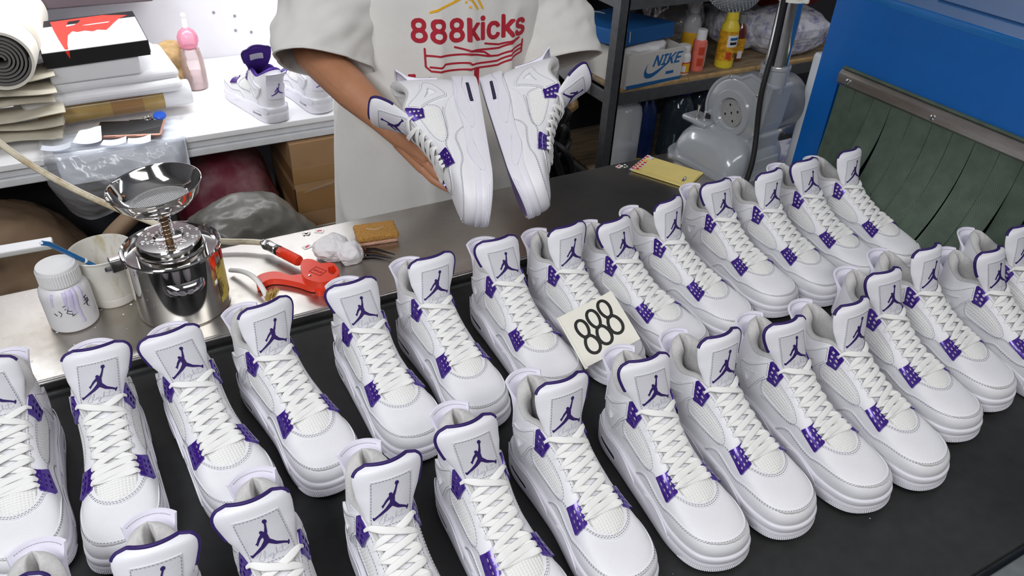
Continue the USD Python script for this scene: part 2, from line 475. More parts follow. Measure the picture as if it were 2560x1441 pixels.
plane_box("wall_right", (4.2, -2.6, 0), (4.3, 3.5, 2.95), "wall_white")
plane_box("wall_front", (-2.6, -2.7, 0), (4.2, -2.6, 2.95), "wall_grey")
for x, z in ((.364, .146), (.428, .129), (.423, .082), (.473, .071)):
    obj("screw_hole", T(trimesh.creation.cylinder(.0045, .003, sections=12), b(x, 2.6895, z), 90, (1, 0, 0)), "grey_paint_dark", wb)

# ---------------------------------------------------------------- conveyor: belt, frame, steel strip
cv = thing("conveyor", "long black conveyor belt carrying the sneakers into the blue machine", "conveyor belt")
obj("belt", rbox((3.55, .905, .012), .004, b(.62, .684, -.0062)), "belt_rubber", cv)
obj("front_rail", J(rbox((3.6, .09, .05), .004, b(.62, .178, -.030)), rbox((3.6, .012, .10), .003, b(.62, .128, -.06))), "frame_grey", cv)
obj("rear_rail", rbox((3.6, .012, .05), .003, b(.62, 1.143, -.034)), "frame_grey", cv)
obj("bed", rbox((3.5, .89, .10), .004, b(.62, .684, -.066)), "frame_grey", cv)
for x in (-.8, .3, 1.35):
    for y in (.2, 1.1):
        obj("leg", rbox((.05, .05, BELT - .11), .003, (x, y, (BELT - .11) / 2)), "frame_grey", cv)

st = thing("steel_strip_table", "stained stainless steel strip table along the back of the belt", "table")
obj("steel_top", rbox((2.75, .288, .014), .003, b(.16, 1.296, .013)), "steel_sheet", st)
obj("front_edge", rbox((2.75, .012, .030), .004, b(.16, 1.1525, .004)), "steel_edge", st)
obj("back_edge", rbox((2.75, .010, .034), .003, b(.16, 1.4395, .001)), "steel_edge", st)
for x in (-1.0, .1, 1.3):
    for y in (1.18, 1.41):
        obj("leg", rbox((.035, .035, BELT + .004), .003, (x, y, (BELT + .004) / 2)), "frame_grey", st)
for x, y in ((.299, 1.423), (1.128, 1.421)):
    sc = obj("counterbore_screw", lathe([(0, .0005), (.0035, .0005), (.0045, .002), (.007, .0022), (.0085, .0012), (.0085, 0), (0, 0)], 20, b(x, y, .020)), "chrome_worn", st)
    obj("screw_recess", lathe([(0, .0015), (.0022, .0015), (.0022, 0), (0, 0)], 6, b(x, y, .0205)), "hole_black", st)
# dried white paint splashes on the left end of the sheet
rng = random.Random(5)
sp = []
for i in range(150):
    x, y, r = rng.uniform(-.36, -.03), rng.uniform(1.17, 1.425), rng.choice([.0006, .0008, .001, .0015, .0024])
    if y > 1.29 + (x + .15) * .5 or rng.random() < .45:
        sp.append(T(lathe([(0, .5), (.6, .4), (1, 0), (0, 0)], 7), b(x, y, .0200), rng.uniform(0, 90), scale=(r * rng.uniform(.8, 1.6), r, .0005)))
obj("dried_paint_specks", J(sp), "white_plastic", st, kind="stuff")

rng = random.Random(11)
sp = []
for i in range(45):
    x, y, r = rng.uniform(-.3, 1.5), rng.uniform(.25, 1.12), rng.choice([.0006, .0008, .001, .0016])
    sp.append(T(lathe([(0, .5), (.6, .4), (1, 0), (0, 0)], 6), b(x, y, -.0003), rng.uniform(0, 90), scale=(r * rng.uniform(.8, 1.8), r, .0006)))
obj("dust_specks", J(sp), "cap_grey", cv, kind="stuff")
# small scraps of printed paper stuck to the steel
for x, y, rz, lab in ((1.112, 1.423, 20, "tiny red and white paper scrap beside the far screw of the steel strip"), (.327, 1.423, -30, "tiny red and white paper scrap beside the screw near the sponge"), (.287, 1.372, 15, "tiny pinkish paper scrap on the steel nearest the red air gun")):
    sx = thing("paper_scrap", lab, "paper scrap", b(x, y, .0201), rz)
    obj("scrap", rbox((.019, .013, .0006), .0002, (0, 0, .0005)), "white_plastic", sx)
    obj("red_print", T(trimesh.creation.box((.010, .004, .0003)), (0, .001, .00095), 20), "ink_red", sx)

# ---------------------------------------------------------------- blue machine
MX = 1.55
mc = thing("oven_machine", "large blue sheet metal machine at the end of the belt", "machine")
y0, y1, zt = -.35, 1.255, .476
fp_ = Polygon([(y0, .300), (y1 - .068, .300), (y1 - .068, -.03), (y1, -.03), (y1, zt), (y0, zt)])
fm = extrude(fp_.buffer(-.003).buffer(.003), .03)
fm.vertices = np.column_stack([fm.vertices[:, 2] + MX, fm.vertices[:, 0], fm.vertices[:, 1] + BELT])
obj("front_panel", fm, "blue_paint", mc, smooth=25)
obj("top_panel", rbox((1.0, y1 - y0, .02), .003, b(MX + .4995, (y0 + y1) / 2, zt - .0095)), "blue_paint_top", mc)
obj("top_seam", rbox((.004, .9, .003), .001, b(MX + .095, .62, zt + .0025)), "blue_dark", mc)
obj("rear_panel", rbox((.98, .02, zt + .30), .004, b(MX + .51, y1 - .0105, (zt - .30) / 2 - .002)), "blue_paint", mc)
obj("opening_jamb", rbox((.20, .012, .31), .002, b(MX + .13, 1.182, .155)), "blue_dark", mc)
obj("tunnel_lining", J(T(trimesh.creation.box((.02, 1.6, .36)), b(MX + .45, .45, .15)), T(trimesh.creation.box((.44, 1.55, .01)), b(MX + .26, .42, .315))), "black_gap", mc)
obj("under_panel", rbox((.9, 1.5, BELT - .15), .004, b(MX + .5, .45, -.14 - (BELT - .15) / 2)), "blue_dark", mc)
# clamping rail with screws
rl = [(0, 0), (-.006, .002), (-.013, .010), (-.013, .030), (-.006, .038), (0, .042)]
prof = np.array([(MX + x, z + .262) for x, z in rl])
ya = np.linspace(-.30, 1.182, 40)
Pm = np.stack([np.column_stack([np.full(len(ya), x), ya, np.full(len(ya), z + BELT)]) for x, z in prof], 1)
rail = obj("clamp_rail", J(grid_mesh(Pm), trimesh.Trimesh(np.vstack([Pm[-1], Pm[-1].mean(0)]), [(i, i + 1, 6) for i in range(5)], process=False)), "rail_steel", mc, smooth=25)
for y in (1.150, .920, .690, .46, .23):
    s_ = obj("screw", T(lathe([(0, .0042), (.003, .0040), (.0062, .0022), (.0066, 0), (0, 0)], 18), b(MX - .0128, y, .281), -90, (0, 1, 0)), "chrome", mc)
    obj("screw_cross", J(*[T(trimesh.creation.box((.0008, .0045, .0011)), b(MX - .0169, y, .281), a, (1, 0, 0)) for a in (0, 90)]), "hole_black", s_)
obj("webbing_edge", rbox((.010, 1.47, .006), .002, b(MX - .003, .445, .3055)), "curtain_green", mc)
# curtain strips: woven webbing, cut into tongues, pushed out over the belt
def strip(y, w, bow, drop, sway, seed):
    n, k = 26, 6
    t = np.linspace(0, 1, n)
    L = .285 * drop
    zz_ = .272 - np.cumsum(np.r_[0, np.full(n - 1, L / (n - 1))] * np.cos(np.arctan(bow * 3.0 * t ** 1.4)))
    xx_ = -np.cumsum(np.r_[0, np.full(n - 1, L / (n - 1))] * np.sin(np.arctan(bow * 3.0 * t ** 1.4)))
    zz_ = np.maximum(zz_, .004)
    c = np.linspace(-.5, .5, k)
    out = []
    for off in (-.0009, .0009):
        G = np.zeros((n, k, 3))
        for i in range(n):
            wv = w * (1.0 - .015 * t[i])
            G[i, :, 0] = MX - .006 + xx_[i] + off + .002 * np.sin(c * 3 + seed) * t[i]
            G[i, :, 1] = y + c * wv + sway * t[i] ** 1.5
            G[i, :, 2] = zz_[i] + BELT - off * .5
        out.append(G)
    a, b_ = out
    m = J(grid_mesh(a), grid_mesh(b_, flip=True), grid_mesh(np.stack([a[:, 0], b_[:, 0]])), grid_mesh(np.stack([a[:, -1], b_[:, -1]]), flip=True), grid_mesh(np.stack([a[-1], b_[-1]]), flip=True))
    return m
ys, wv = 1.176, .0
plan = [(.048, .06, 1.0, 0), (.052, .10, 1.0, .006), (.050, .42, .98, -.004), (.055, .30, .95, -.012), (.052, .34, .96, -.010), (.050, .40, 1.0, -.012), (.052, .44, 1.02, -.010), (.055, .46, 1.04, -.014), (.050, .40, 1.0, -.002), (.052, .12, 1.0, .01), (.055, .10, 1.0, .0), (.052, .2, 1.0, -.004), (.052, .22, 1.0, .0), (.055, .15, 1.0, .0), (.052, .1, 1.0, .0), (.055, .2, 1.0, .0)]
for i, (w, bow, drop, sway) in enumerate(plan):
    obj("curtain_strip", strip(ys - w / 2, w - .0012, bow, drop, sway, i), "curtain_green", mc, smooth=60)
    ys -= w
pn = obj("plastic_board", rbox((.028, .040, .62), .008, b(1.592, 1.284, -.01)), "white_panel", label="upright white plastic board just behind the blue machine", cat="board")
# ---------------------------------------------------------------- the sneaker (right foot: toe along +x, lateral side at -y; the left foot is its mirror image)
class Shoe:
    L = 0.305
    # stations: base x, base y, base z | top x, y, z | handle 1 (dx, dy, dz) | handle 2 (dx, dy, dz)
    ST = [
        (.296, .000, .033, .231, .000, .0690, (.006, .000, .027), (.034, .000, -.0065)),
        (.287, .0305, .033, .228, .013, .0695, (.005, .003, .026), (.030, .009, -.0065)),
        (.265, .0445, .032, .219, .0228, .0715, (.002, .004, .026), (.021, .0135, -.0075)),
        (.232, .0485, .031, .203, .0255, .0762, (.000, .0035, .027), (.010, .0150, -.0085)),
        (.197, .0455, .031, .181, .0228, .0830, (.000, .003, .029), (.005, .0155, -.0095)),
        (.160, .0405, .033, .150, .0220, .0990, (.000, .002, .031), (.003, .0150, -.014)),
        (.125, .0370, .035, .119, .0232, .1185, (.000, .002, .033), (.001, .0145, -.019)),
        (.094, .0355, .037, .091, .0285, .1345, (.000, .002, .034), (.000, .0115, -.025)),
        (.071, .0350, .038, .071, .0330, .1335, (.000, .002, .033), (.000, .007, -.028)),
        (.048, .0340, .039, .050, .0340, .1270, (-.001, .002, .032), (.000, .005, -.028)),
        (.026, .0295, .040, .029, .0305, .1345, (-.003, .002, .032), (-.001, .004, -.028)),
        (.011, .0190, .040, .0095, .0190, .1465, (-.005, .001, .033), (-.003, .002, -.030)),
        (.0055, .000, .040, .0030, .0000, .1510, (-.006, .000, .034), (-.004, .000, -.032)),
    ]
    NU, NT = 288, 49

    def __init__(self):
        K = len(self.ST) - 1
        B, TT, H1, H2 = [], [], [], []
        for i in range(2 * K):
            k = i if i <= K else 2 * K - i
            s = -1.0 if i <= K else 1.0
            b = self.ST[k]
            sgn = np.array([1, s, 1])
            bx, by, bz = b[0], b[1] * s, b[2]
            by += self.yc(bx) + (0.0015 if s < 0 and .15 < bx < .25 else 0)
            B.append((bx, by, bz))
            TT.append((b[3], b[4] * s + self.yc(b[3]), b[5]))
            H1.append(np.array(b[6]) * sgn)
            H2.append(np.array(b[7]) * sgn)
        self.K = K
        u = np.arange(2 * K + 1)
        per = lambda a: CubicSpline(u, np.vstack([a, a[:1]]), bc_type="periodic")
        cs = [per(np.array(a)) for a in (B, TT, H1, H2)]
        self.top_curve = cs[1]
        self.h2 = cs[3]
        uu = np.arange(self.NU + 1) / self.NU * 2 * K
        tt = np.linspace(0, 1, self.NT)
        b, t, h1, h2 = (c(uu)[:, None] for c in cs)
        w = tt[None, :, None]
        P = b * (1 - w) ** 3 + 3 * (b + h1) * w * (1 - w) ** 2 + 3 * (t + h2) * w ** 2 * (1 - w) + t * w ** 3
        self.P, self.uu, self.tt = P, uu, tt
        du = np.gradient(P, axis=0)
        du[0] = du[-1] = (P[1] - P[-2])
        dt = np.gradient(P, axis=1)
        N = np.cross(dt, du)
        N /= np.linalg.norm(N, axis=2, keepdims=True) + 1e-12
        c = np.array([.12, 0, .05])
        if np.mean(((P - c) * N).sum(2)) < 0:
            N = -N
        self.N = N

    @staticmethod
    def yc(x):
        """the foot's centre line: the toe leans to the medial side"""
        return np.interp(x, [0, .08, .16, .23, .305], [0, -.0015, -.003, .0005, .006])

    SU, SV = .0205, .075          # metres per unit of u and of tau in the chart

    def at(self, q, off):
        """chart point (u * SU, tau * SV) to space, off metres proud of the leather"""
        u = np.mod(q[:, 0] / self.SU, 2 * self.K) / (2 * self.K) * self.NU
        t = np.clip(q[:, 1] / self.SV, 0, 1) * (self.NT - 1)
        cc = [u, t]
        p = np.stack([map_coordinates(self.P[..., k], cc, order=1, mode="nearest") for k in range(3)], 1)
        n = np.stack([map_coordinates(self.N[..., k], cc, order=1, mode="nearest") for k in range(3)], 1)
        n /= np.linalg.norm(n, axis=1, keepdims=True) + 1e-12
        return p + n * np.asarray(off)[:, None]

    def chart(self, pts):
        return np.asarray(pts, float) * (self.SU, self.SV)

    def side(self, poly, s):
        """a chart polygon of the lateral side (s = -1) or its twin on the medial side (s = 1)"""
        if s < 0:
            return poly
        return shapely.affinity.affine_transform(poly, [-1, 0, 0, 1, 2 * self.K * self.SU, 0])

    def dashes(self, path, fmap, length=.0026, gap=.0015, w=.00045, off=.0009, closed=False):
        """a row of stitches along a chart path"""
        p = resample(path, .0005, closed)
        q = fmap(p, np.full(len(p), off))
        d = np.r_[0, np.cumsum(np.linalg.norm(np.diff(q, axis=0), axis=1))]
        out = []
        x = gap
        while x + length < d[-1]:
            a, b = (np.array([np.interp(v, d, q[:, k]) for k in range(3)]) for v in (x, x + length))
            out.append((a, b))
            x += length + gap
        if not out:
            return []
        ms = []
        for a, b in out:
            t = (b - a) / np.linalg.norm(b - a)
            c = np.cross(t, (0.31, .2, .93)); c /= np.linalg.norm(c)
            e = np.cross(t, c)
            v = np.array([pt + w * (c * i + e * j) for pt in (a, b) for i, j in ((1, 0), (0, 1), (-1, 0), (0, -1))])
            f = [(0, 1, 5), (0, 5, 4), (1, 2, 6), (1, 6, 5), (2, 3, 7), (2, 7, 6), (3, 0, 4), (3, 4, 7)]
            ms.append(trimesh.Trimesh(v, f, process=False))
        return ms

def jumper_logo(h=1.0):
    """silhouette of a leaping player holding a ball up, h tall, centred"""
    s = shapely.union_all([
        Point(628, -186).buffer(12.5),
        limb2([(627, -196, 5), (621, -222, 5.5), (611, -250, 8)]),
        Point(590, -243).buffer(10.5),
        limb2([(600, -258, 15), (601, -280, 14), (600, -298, 15)]),
        limb2([(588, -258, 9), (566, -277, 6.5), (551, -298, 5)]), limb2([(552, -296, 4), (540, -303, 3)]), limb2([(552, -297, 4), (545, -312, 3)]),
        limb2([(594, -302, 14), (565, -328, 9.5), (520, -358, 6)]), limb2([(522, -356, 6), (497, -373, 5.5)]), limb2([(497, -376, 4), (494, -364, 4)]),
        limb2([(606, -302, 14), (636, -330, 9.5), (674, -348, 6)]), limb2([(674, -348, 6), (694, -362, 5.5)]), limb2([(690, -370, 4), (698, -352, 4)]),
    ]).simplify(.8)
    return shapely.affinity.affine_transform(s, [h / 205, 0, 0, h / 205, -598 * h / 205, 278 * h / 205])

def net_relief(a, b, ca, cb):
    """height of a moulded net: pads parted by grooves"""
    ga = np.exp(-((np.abs((a / ca) % 1 - .5) - .5) / .13) ** 2)
    gb = np.exp(-((np.abs((b / cb) % 1 - .5) - .5) / .17) ** 2)
    return .0013 * (1 - np.maximum(.75 * ga, gb))

def build_shoe(sh, name, label, mirror, loc_matrix=None, lining="lining_grey", back=False):
    """all parts of one sneaker under a new top-level Xform; mirror = the left foot"""
    root = thing(name, label, "shoe", matrix=loc_matrix)
    def put(nm, mesh, m, parent=None, smooth=38, **k):
        mesh = tm(mesh)
        if mirror:
            mesh = mesh.copy()
            mesh.vertices = mesh.vertices * (1, -1, 1)
            mesh.faces = mesh.faces[:, ::-1]
        return obj(nm, mesh, m, parent or root, smooth=smooth, **k)
    K = sh.K
    ch = sh.chart
    sides = (-1, 1)
    # --- upper shell
    P = sh.P[:-1]
    put_upper = put("upper", grid_mesh(P[::2, ::2], True, flip=True), "leather", smooth=True)
    # --- lining: rolled collar and inside
    u = np.arange(144) / 144 * 2 * K
    top = sh.top_curve(u)
    h2 = sh.h2(u)
    k = np.minimum(u, 2 * K - u)
    pad = np.interp(k, [0, 5.4, 6.3, 7.2, 8, 12], [.0012, .0014, .0034, .0044, .0055, .0062])
    seam = np.interp(np.abs(u - K), [0, .17, .45, 1.0, 1.8, 2.6], [.10, .45, 1.10, 1.40, 1.25, 1.0])
    tang = np.gradient(top, axis=0); tang[0] = top[1] - top[-1]; tang[-1] = top[0] - top[-2]
    inn = np.cross(tang, (0, 0, 1.0)); inn /= np.linalg.norm(inn, axis=1, keepdims=True)
    cen = np.array([.10, 0, 0])
    inn *= np.sign(((cen - top) * inn).sum(1))[:, None]
    fr = np.interp(k, [0, 1, 2, 3], [1, .8, .3, 0])[:, None]
    inn = inn * (1 - fr) + fr * np.array([-1, 0, .25])
    inn /= np.linalg.norm(inn, axis=1, keepdims=True)
    up = np.array([0, 0, 1.0])
    rows = []
    prof = [(0, 0), (-.12, .25), (.1, .65), (.6, .95), (1.1, 1.0), (1.6, .75), (2.0, .2), (2.3, -.7), (2.5, -1.8), (2.3, -3.2)]
    for a, b in prof:
        s2 = pad * (seam if a > .5 else 1)
        rows.append(top + inn * (a * s2)[:, None] + up * (b * pad)[:, None])
    coll = k > 7
    floor_in = rows[-1].copy()
    deep = np.interp(k, [0, 5.5, 7, 12], [.004, .006, .05, .05])
    for g, dd in ((.5, .4), (1.0, 1.0)):
        q = floor_in + inn * (np.interp(k, [0, 12], [.0005, .006]) * g)[:, None] - up * (deep * dd)[:, None]
        q[:, 2] = np.maximum(q[:, 2], .052)
        rows.append(q)
    put("lining", grid_mesh(np.stack(rows, 1), True, flip=True), lining, smooth=True, label=None)
    # insole
    ins = shapely.Polygon([(x, y) for x, y, z in sh.P[:-1:4, 0]]).buffer(-.004)
    put("insole", T(extrude(ins, .004), (0, 0, .050)), lining)
    # --- wavy mudguard round the toe and sides
    ku = [0, 1, 2, 2.6, 3.0, 3.4, 3.7, 4.1, 4.6, 5.0, 5.4, 5.8, 6.0]
    kv = [.375, .38, .39, .39, .375, .325, .27, .255, .27, .285, .22, .07, .01]
    cs = PchipInterpolator(ku, kv)
    e = np.linspace(0, 6.0, 90)
    half = np.stack([e, cs(e)], 1)
    full = np.vstack([half[::-1] * (-1, 1), half[1:]])
    poly = Polygon(ch(np.vstack([full, [(6.0, 0), (-6.0, 0)]]))).buffer(0)
    mg = put("toe_overlay", slab(poly, .0028, sh.at, .0013, -.0006), "leather", put_upper, smooth=40)
    st = []
    for d in (.0017, .0036):
        st += sh.dashes(ch(full) - (0, d), sh.at, off=.0014)
    # --- eyestay overlay with a net window on each side
    win = smooth_poly(ch([(5.1, .50), (4.98, .60), (5.2, .71), (6.0, .745), (6.7, .745), (7.15, .70), (7.35, .55), (7.2, .42), (6.7, .385), (5.8, .40), (5.35, .43)]), 70)
    eu = spline([(0, .905), (1.2, .905), (2.0, .885), (2.6, .84), (3.0, .77), (3.35, .65), (3.75, .53), (4.3, .52), (4.75, .50), (5.1, .40), (5.5, .345), (6.0, .31), (6.7, .29), (7.4, .26), (8.1, .19), (8.4, .12)], 110)
    rear = np.vstack([[(8.9, .1)], spline([(8.9, .1), (8.6, .4), (8.5, .7), (8.6, .96)], 20), [(8.6, .985)]])
    half_p = np.vstack([eu, rear])
    whole = np.vstack([half_p[::-1] * (-1, 1), half_p[1:]])
    topl = np.stack([np.linspace(8.6, -8.6, 120), np.full(120, .988)], 1)[1:-1]
    q0 = Polygon(ch(np.vstack([whole, topl]))).buffer(0)
    mw = shapely.affinity.affine_transform(win, [-1, 0, 0, 1, 0, 0])
    q0 = q0.difference(shapely.union_all([win.buffer(.0010), mw.buffer(.0010)]))
    put("eyestay_panel", slab(q0, .003, sh.at, .0012, -.0006), "leather", put_upper, smooth=40)
    edge = eu[eu[:, 0] < 7.4]
    edge = np.vstack([edge[::-1] * (-1, 1), edge[1:]])
    for d_ in (.0017, .0036):
        st += sh.dashes(ch(edge) + (0, d_), sh.at, off=.0013)
    for s in sides:
        w = np.array(win.buffer(.0030).exterior.coords)
        eye = spline([(4.5, .955), (5.5, .955), (6.6, .955)], 30)
        rear_seam = spline([(6.5, .955), (6.62, .85), (6.6, .76)], 20)
        for path in (w, ch(eye), ch(rear_seam)):
            if s > 0:
                path = path * (-1, 1)
            st += sh.dashes(path, sh.at, off=.0013)
        # net: a relief of bars crossing in a grid
        nb = sh.side(win, s)
        p, f, rings = fill_polygon(nb, .00075)
        d1 = sh.top_curve(5.2) - sh.top_curve(6.7)
        d1 /= np.linalg.norm(d1)
        if s > 0:
            d1 = d1 * (1, -1, 1)
        g1, g2 = sh.at(p, np.zeros(len(p))) @ d1, p[:, 1]
        h = net_relief(g2, g1, .0044, .0041)
        put("net_window", trimesh.Trimesh(sh.at(p, h - .0004), f, process=False), "net", smooth=True)
    # --- support wing with its triangular opening, both sides
    for s in sides:
        wing = Polygon(ch([(7.40, .97), (8.3, .86), (9.2, .75), (9.72, .69), (9.92, .62), (9.65, .48), (9.1, .34), (8.62, .24), (8.28, .24), (8.12, .36), (7.62, .56), (7.08, .70)])).buffer(.0012).buffer(-.0012)
        tri = Polygon(ch([(8.02, .675), (9.28, .615), (9.02, .475), (8.74, .40)])).buffer(-.0014).buffer(.0014)
        wing = wing.difference(tri)
        put("support_wing", slab(sh.side(wing, s), .0025, sh.at, .0042, .0004), "leather_smooth", smooth=40)
        rim = tri.buffer(.0007).difference(tri.buffer(-.0012))
        put("wing_opening", slab(sh.side(rim, s), .0015, sh.at, .0047, .0002), "leather_smooth", smooth=40)
        for path in (np.array(wing.buffer(-.0022).exterior.coords),):
            if s > 0:
                path = path * (-1, 1) + (2 * K * sh.SU, 0)
            st += sh.dashes(path, sh.at, off=.0043)
    # --- purple eyelet plates
    def plate(poly, holes, s, nm, topo=.0040):
        pl = poly
        for hx, hy, r in holes:
            pl = pl.difference(shapely.affinity.rotate(shapely.box(hx - r, hy - r, hx + r, hy + r).buffer(.0004), 12))
        put(nm, slab(sh.side(pl, s), .0014, sh.at, topo, .0004), "purple_metal", smooth=30, label="metallic purple lace plate with square holes")
        rims = shapely.union_all([shapely.affinity.rotate(shapely.box(hx - r, hy - r, hx + r, hy + r), 12).buffer(.0008) for hx, hy, r in holes]).difference(shapely.union_all([shapely.affinity.rotate(shapely.box(hx - r, hy - r, hx + r, hy + r), 12).buffer(.0003) for hx, hy, r in holes]))
        return rims
    for s in sides:
        a = ch(np.array([(6.62, .95), (7.58, .99), (7.82, .82), (7.3, .655), (6.72, .69)]) - (.25, 0))
        pp = Polygon(a).buffer(-.0012).buffer(.0016)
        c0 = np.array(pp.centroid.coords[0])
        hl = [(c0[0] + i * .0068 + .001 + j * .0006, c0[1] + j * .0060 - .0002 + i * .0004, .0014) for i in (-1, 0, 1) for j in (-1, 0, 1) if not (i == 1 and j == 1)]
        hl = [h for h in hl if pp.buffer(-.0022).contains(Point(h[0], h[1]))]
        plate(pp, hl, s, "upper_eyelet_plate")
        b = ch(np.array([(3.10, .985), (3.22, .93), (3.42, 1.0), (3.62, .93), (3.84, 1.0), (4.06, .93), (4.40, 1.02), (4.43, .90), (4.52, .78), (4.72, .60), (4.22, .55), (3.72, .50), (3.56, .64), (3.3, .82)]) - (.3, 0))
        pq = Polygon(b).buffer(-.0005).buffer(.0011)
        hl = [((3.26 + i * .31 + (.90 - v) * .75) * sh.SU, v * sh.SV, .00135) for i in range(3) for v in (.875, .755, .635)]
        hl = [h for h in hl if pq.buffer(-.0022).contains(Point(h[0], h[1]))]
        plate(pq, hl, s, "lower_eyelet_plate")
    # --- tongue
    prof = np.array([(.2345, .0668), (.219, .0722), (.200, .0780), (.178, .0860), (.155, .0970), (.132, .1105), (.115, .1240), (.1020, .1400), (.0940, .1570), (.0865, .1750), (.0800, .1930), (.0772, .2005)])
    d = np.r_[0, np.cumsum(np.linalg.norm(np.diff(prof, axis=0), axis=1))]
    tcs = CubicSpline(d, prof)
    DL = d[-1]
    def hw(a):
        base = np.interp(a, [0, .006, .016, .03, .06, DL - .092, DL - .078, DL - .060, DL - .040, DL - .022, DL], [.002, .016, .0235, .0268, .0255, .0245, .0262, .0310, .0390, .0428, .0435])
        e = np.clip((a - (DL - .017)) / .017, 0, 1)
        return base * (1 - .42 * (1 - np.sqrt(np.clip(1 - e ** 2.2, 0, 1))))
    def tongue_at(q, off):
        """q: (a along the tongue, y across)"""
        a, y = q[:, 0], q[:, 1]
        c, t = tcs(np.clip(a, 0, DL)), tcs(np.clip(a, 0, DL), 1)
        t /= np.linalg.norm(t, axis=1, keepdims=True)
        n = np.stack([-t[:, 1], t[:, 0]], 1)
        n *= np.where(n[:, :1] * 0 + n[:, 1:] < 0, -1, 1)
        n = np.where((n[:, 0] < 0)[:, None] & (t[:, 1] > .7 * 0 + .6)[:, None], -n, n)
        crown = np.interp(a, [0, .03, .08, DL - .07, DL - .035, DL], [.002, .0060, .0075, .0085, .0115, .0100])
        sag = crown * (y / np.maximum(hw(a), 1e-4)) ** 2
        o = np.asarray(off) - sag
        sw = np.clip((a - (DL - .09)) / .09, 0, 1)
        return np.stack([c[:, 0] + n[:, 0] * o, y + sh.yc(c[:, 0]) - .011 * sw * sw * (3 - 2 * sw), c[:, 1] + n[:, 1] * o], 1)
    na, nbq = 64, 19
    aa = np.linspace(0, DL, na)
    bb = np.sin(np.linspace(-1, 1, nbq) * np.pi / 2)
    A, Bq = np.meshgrid(aa, bb, indexing="ij")
    Y = Bq * hw(A)
    edge = np.sqrt(np.clip(1 - np.abs(Bq) ** 5, 0, 1)) * np.sqrt(np.clip((DL - A) / .006, 0, 1))
    th = np.interp(A, [0, .08, DL - .06, DL], [.0012, .0025, .0045, .0055])
    fr_ = tongue_at(np.stack([A.ravel(), Y.ravel()], 1), (th * edge).ravel() - .001).reshape(na, nbq, 3)
    bk_ = tongue_at(np.stack([A.ravel(), Y.ravel()], 1), (-th * edge).ravel() - .001).reshape(na, nbq, 3)
    if back:
        tg = put("tongue", grid_mesh(fr_, flip=False), "leather_soft", smooth=True)
        put("tongue_lining", grid_mesh(bk_, flip=True), "lining_purple", tg, smooth=True, label="purple back of the tongue")
        tq = shapely.box(DL - .040, -.019, DL - .022, .019)
        put("size_tag", slab(tq, .004, lambda q_, o_: tongue_at(q_, -np.interp(q_[:, 0], [0, .08, DL - .06, DL], [.0012, .0025, .0045, .0055]) - .001 - np.asarray(o_)), .0009, -.0005), "patch_satin", tg, label="pale size tag on the back of the tongue")
    else:
        tg = put("tongue", J(grid_mesh(fr_, flip=False), grid_mesh(bk_, flip=True)), "leather_soft", smooth=True)
    # purple binding along the top of the tongue
    bi = [i for i in range(na) if aa[i] > DL - .042]
    rimp = np.array([(aa[i], -hw(aa[i]) * .985) for i in bi] + [(DL, y) for y in np.linspace(-hw(DL), hw(DL), 14)[1:-1]] + [(aa[i], hw(aa[i]) * .985) for i in bi[::-1] if aa[i] > DL - .012])
    rp = tongue_at(rimp, np.full(len(rimp), -.0012))
    put("tongue_binding", tube(resample(rp, .002), .0026, 7, flat=1.0), "purple_cloth", tg, smooth=60, label="purple binding along the top edge of the tongue")
    tth = lambda q, off: tongue_at(q, np.asarray(off) + np.interp(q[:, 0], [0, .08, DL - .06, DL], [.0012, .0025, .0045, .0055]) * np.sqrt(np.clip(1 - np.abs(q[:, 1] / np.maximum(hw(q[:, 0]), 1e-4)) ** 5, 0, 1)) - .001)
    pa0, pa1, pw = DL - .0775, DL - .0180, .0255
    build_shoe.keys = dict(J=tongue_at(np.array([[pa0 + .0320 + .0198, .0064]]), np.array([.004]))[0])
    patch = shapely.box(pa0, -pw, pa1, pw)
    put("tongue_patch", slab(patch, .003, tth, .0009, -.0003), "patch_satin", tg, smooth=40, label="satin patch stitched on the tongue")
    loop = np.array(patch.buffer(-.0013).exterior.coords)
    st += sh.dashes(loop, tth, off=.0011, w=.0004)
    lg = jumper_logo(.0430)
    flip = 1.0 if not mirror else -1.0     # the figure reads the same way on both feet
    lg = shapely.affinity.affine_transform(lg, [0, 1, flip, 0, pa0 + .0320, 0])
    put("leaping_figure_logo", slab(lg, .0011, tth, .0015, .0006), "purple_cloth", tg, smooth=40, label="purple embroidered leaping player with raised ball")
    # raised script under the figure
    W = np.array([(-13, 2), (-10, 6), (-8, 9), (-9.5, 3), (-11, -3), (-9, -4), (-7, 2), (-5, 8), (-5.5, 3), (-6, -1.5), (-4.5, -1), (-3.2, 2), (-3.4, -1), (-2, -1), (.2, 1.6), (-1.6, 2), (-2, -.6), (0, 0), (.4, 1.5), (-.4, -4), (-2, -5.5), (-1, -3), (2, -.5), (3.2, 4), (4, 8), (3.6, 3), (3.2, -1), (4.6, 1.6), (5.6, 1.2), (5.4, -1), (7, 0), (8.4, 5), (9, 8), (8.2, 2), (8.4, -1), (10.5, -.6), (13, 2)]) * .00105
    W2 = np.array([(5.5, 4.2), (12, 5.4)]) * .00105
    cur = spline(W, 150)
    for Wk in (cur, W2):
        q = np.stack([pa0 + .0085 + Wk[:, 1] * .9, flip * Wk[:, 0] * 1.3], 1)
        put("script_line", tube(tth(q, np.full(len(q), .0010)), .00032, 5), "script_grey", tg, smooth=60)
    # --- toe net inside the throat
    def toe_half(a):
        return np.minimum(hw(a) + .0012, .0275)
    rr = np.linspace(.0004, .052, 70)
    tn = Polygon(np.vstack([np.stack([rr, toe_half(rr)], 1), np.stack([rr, -toe_half(rr)], 1)[::-1]])).buffer(0)
    p, f, _ = fill_polygon(tn, .0008)
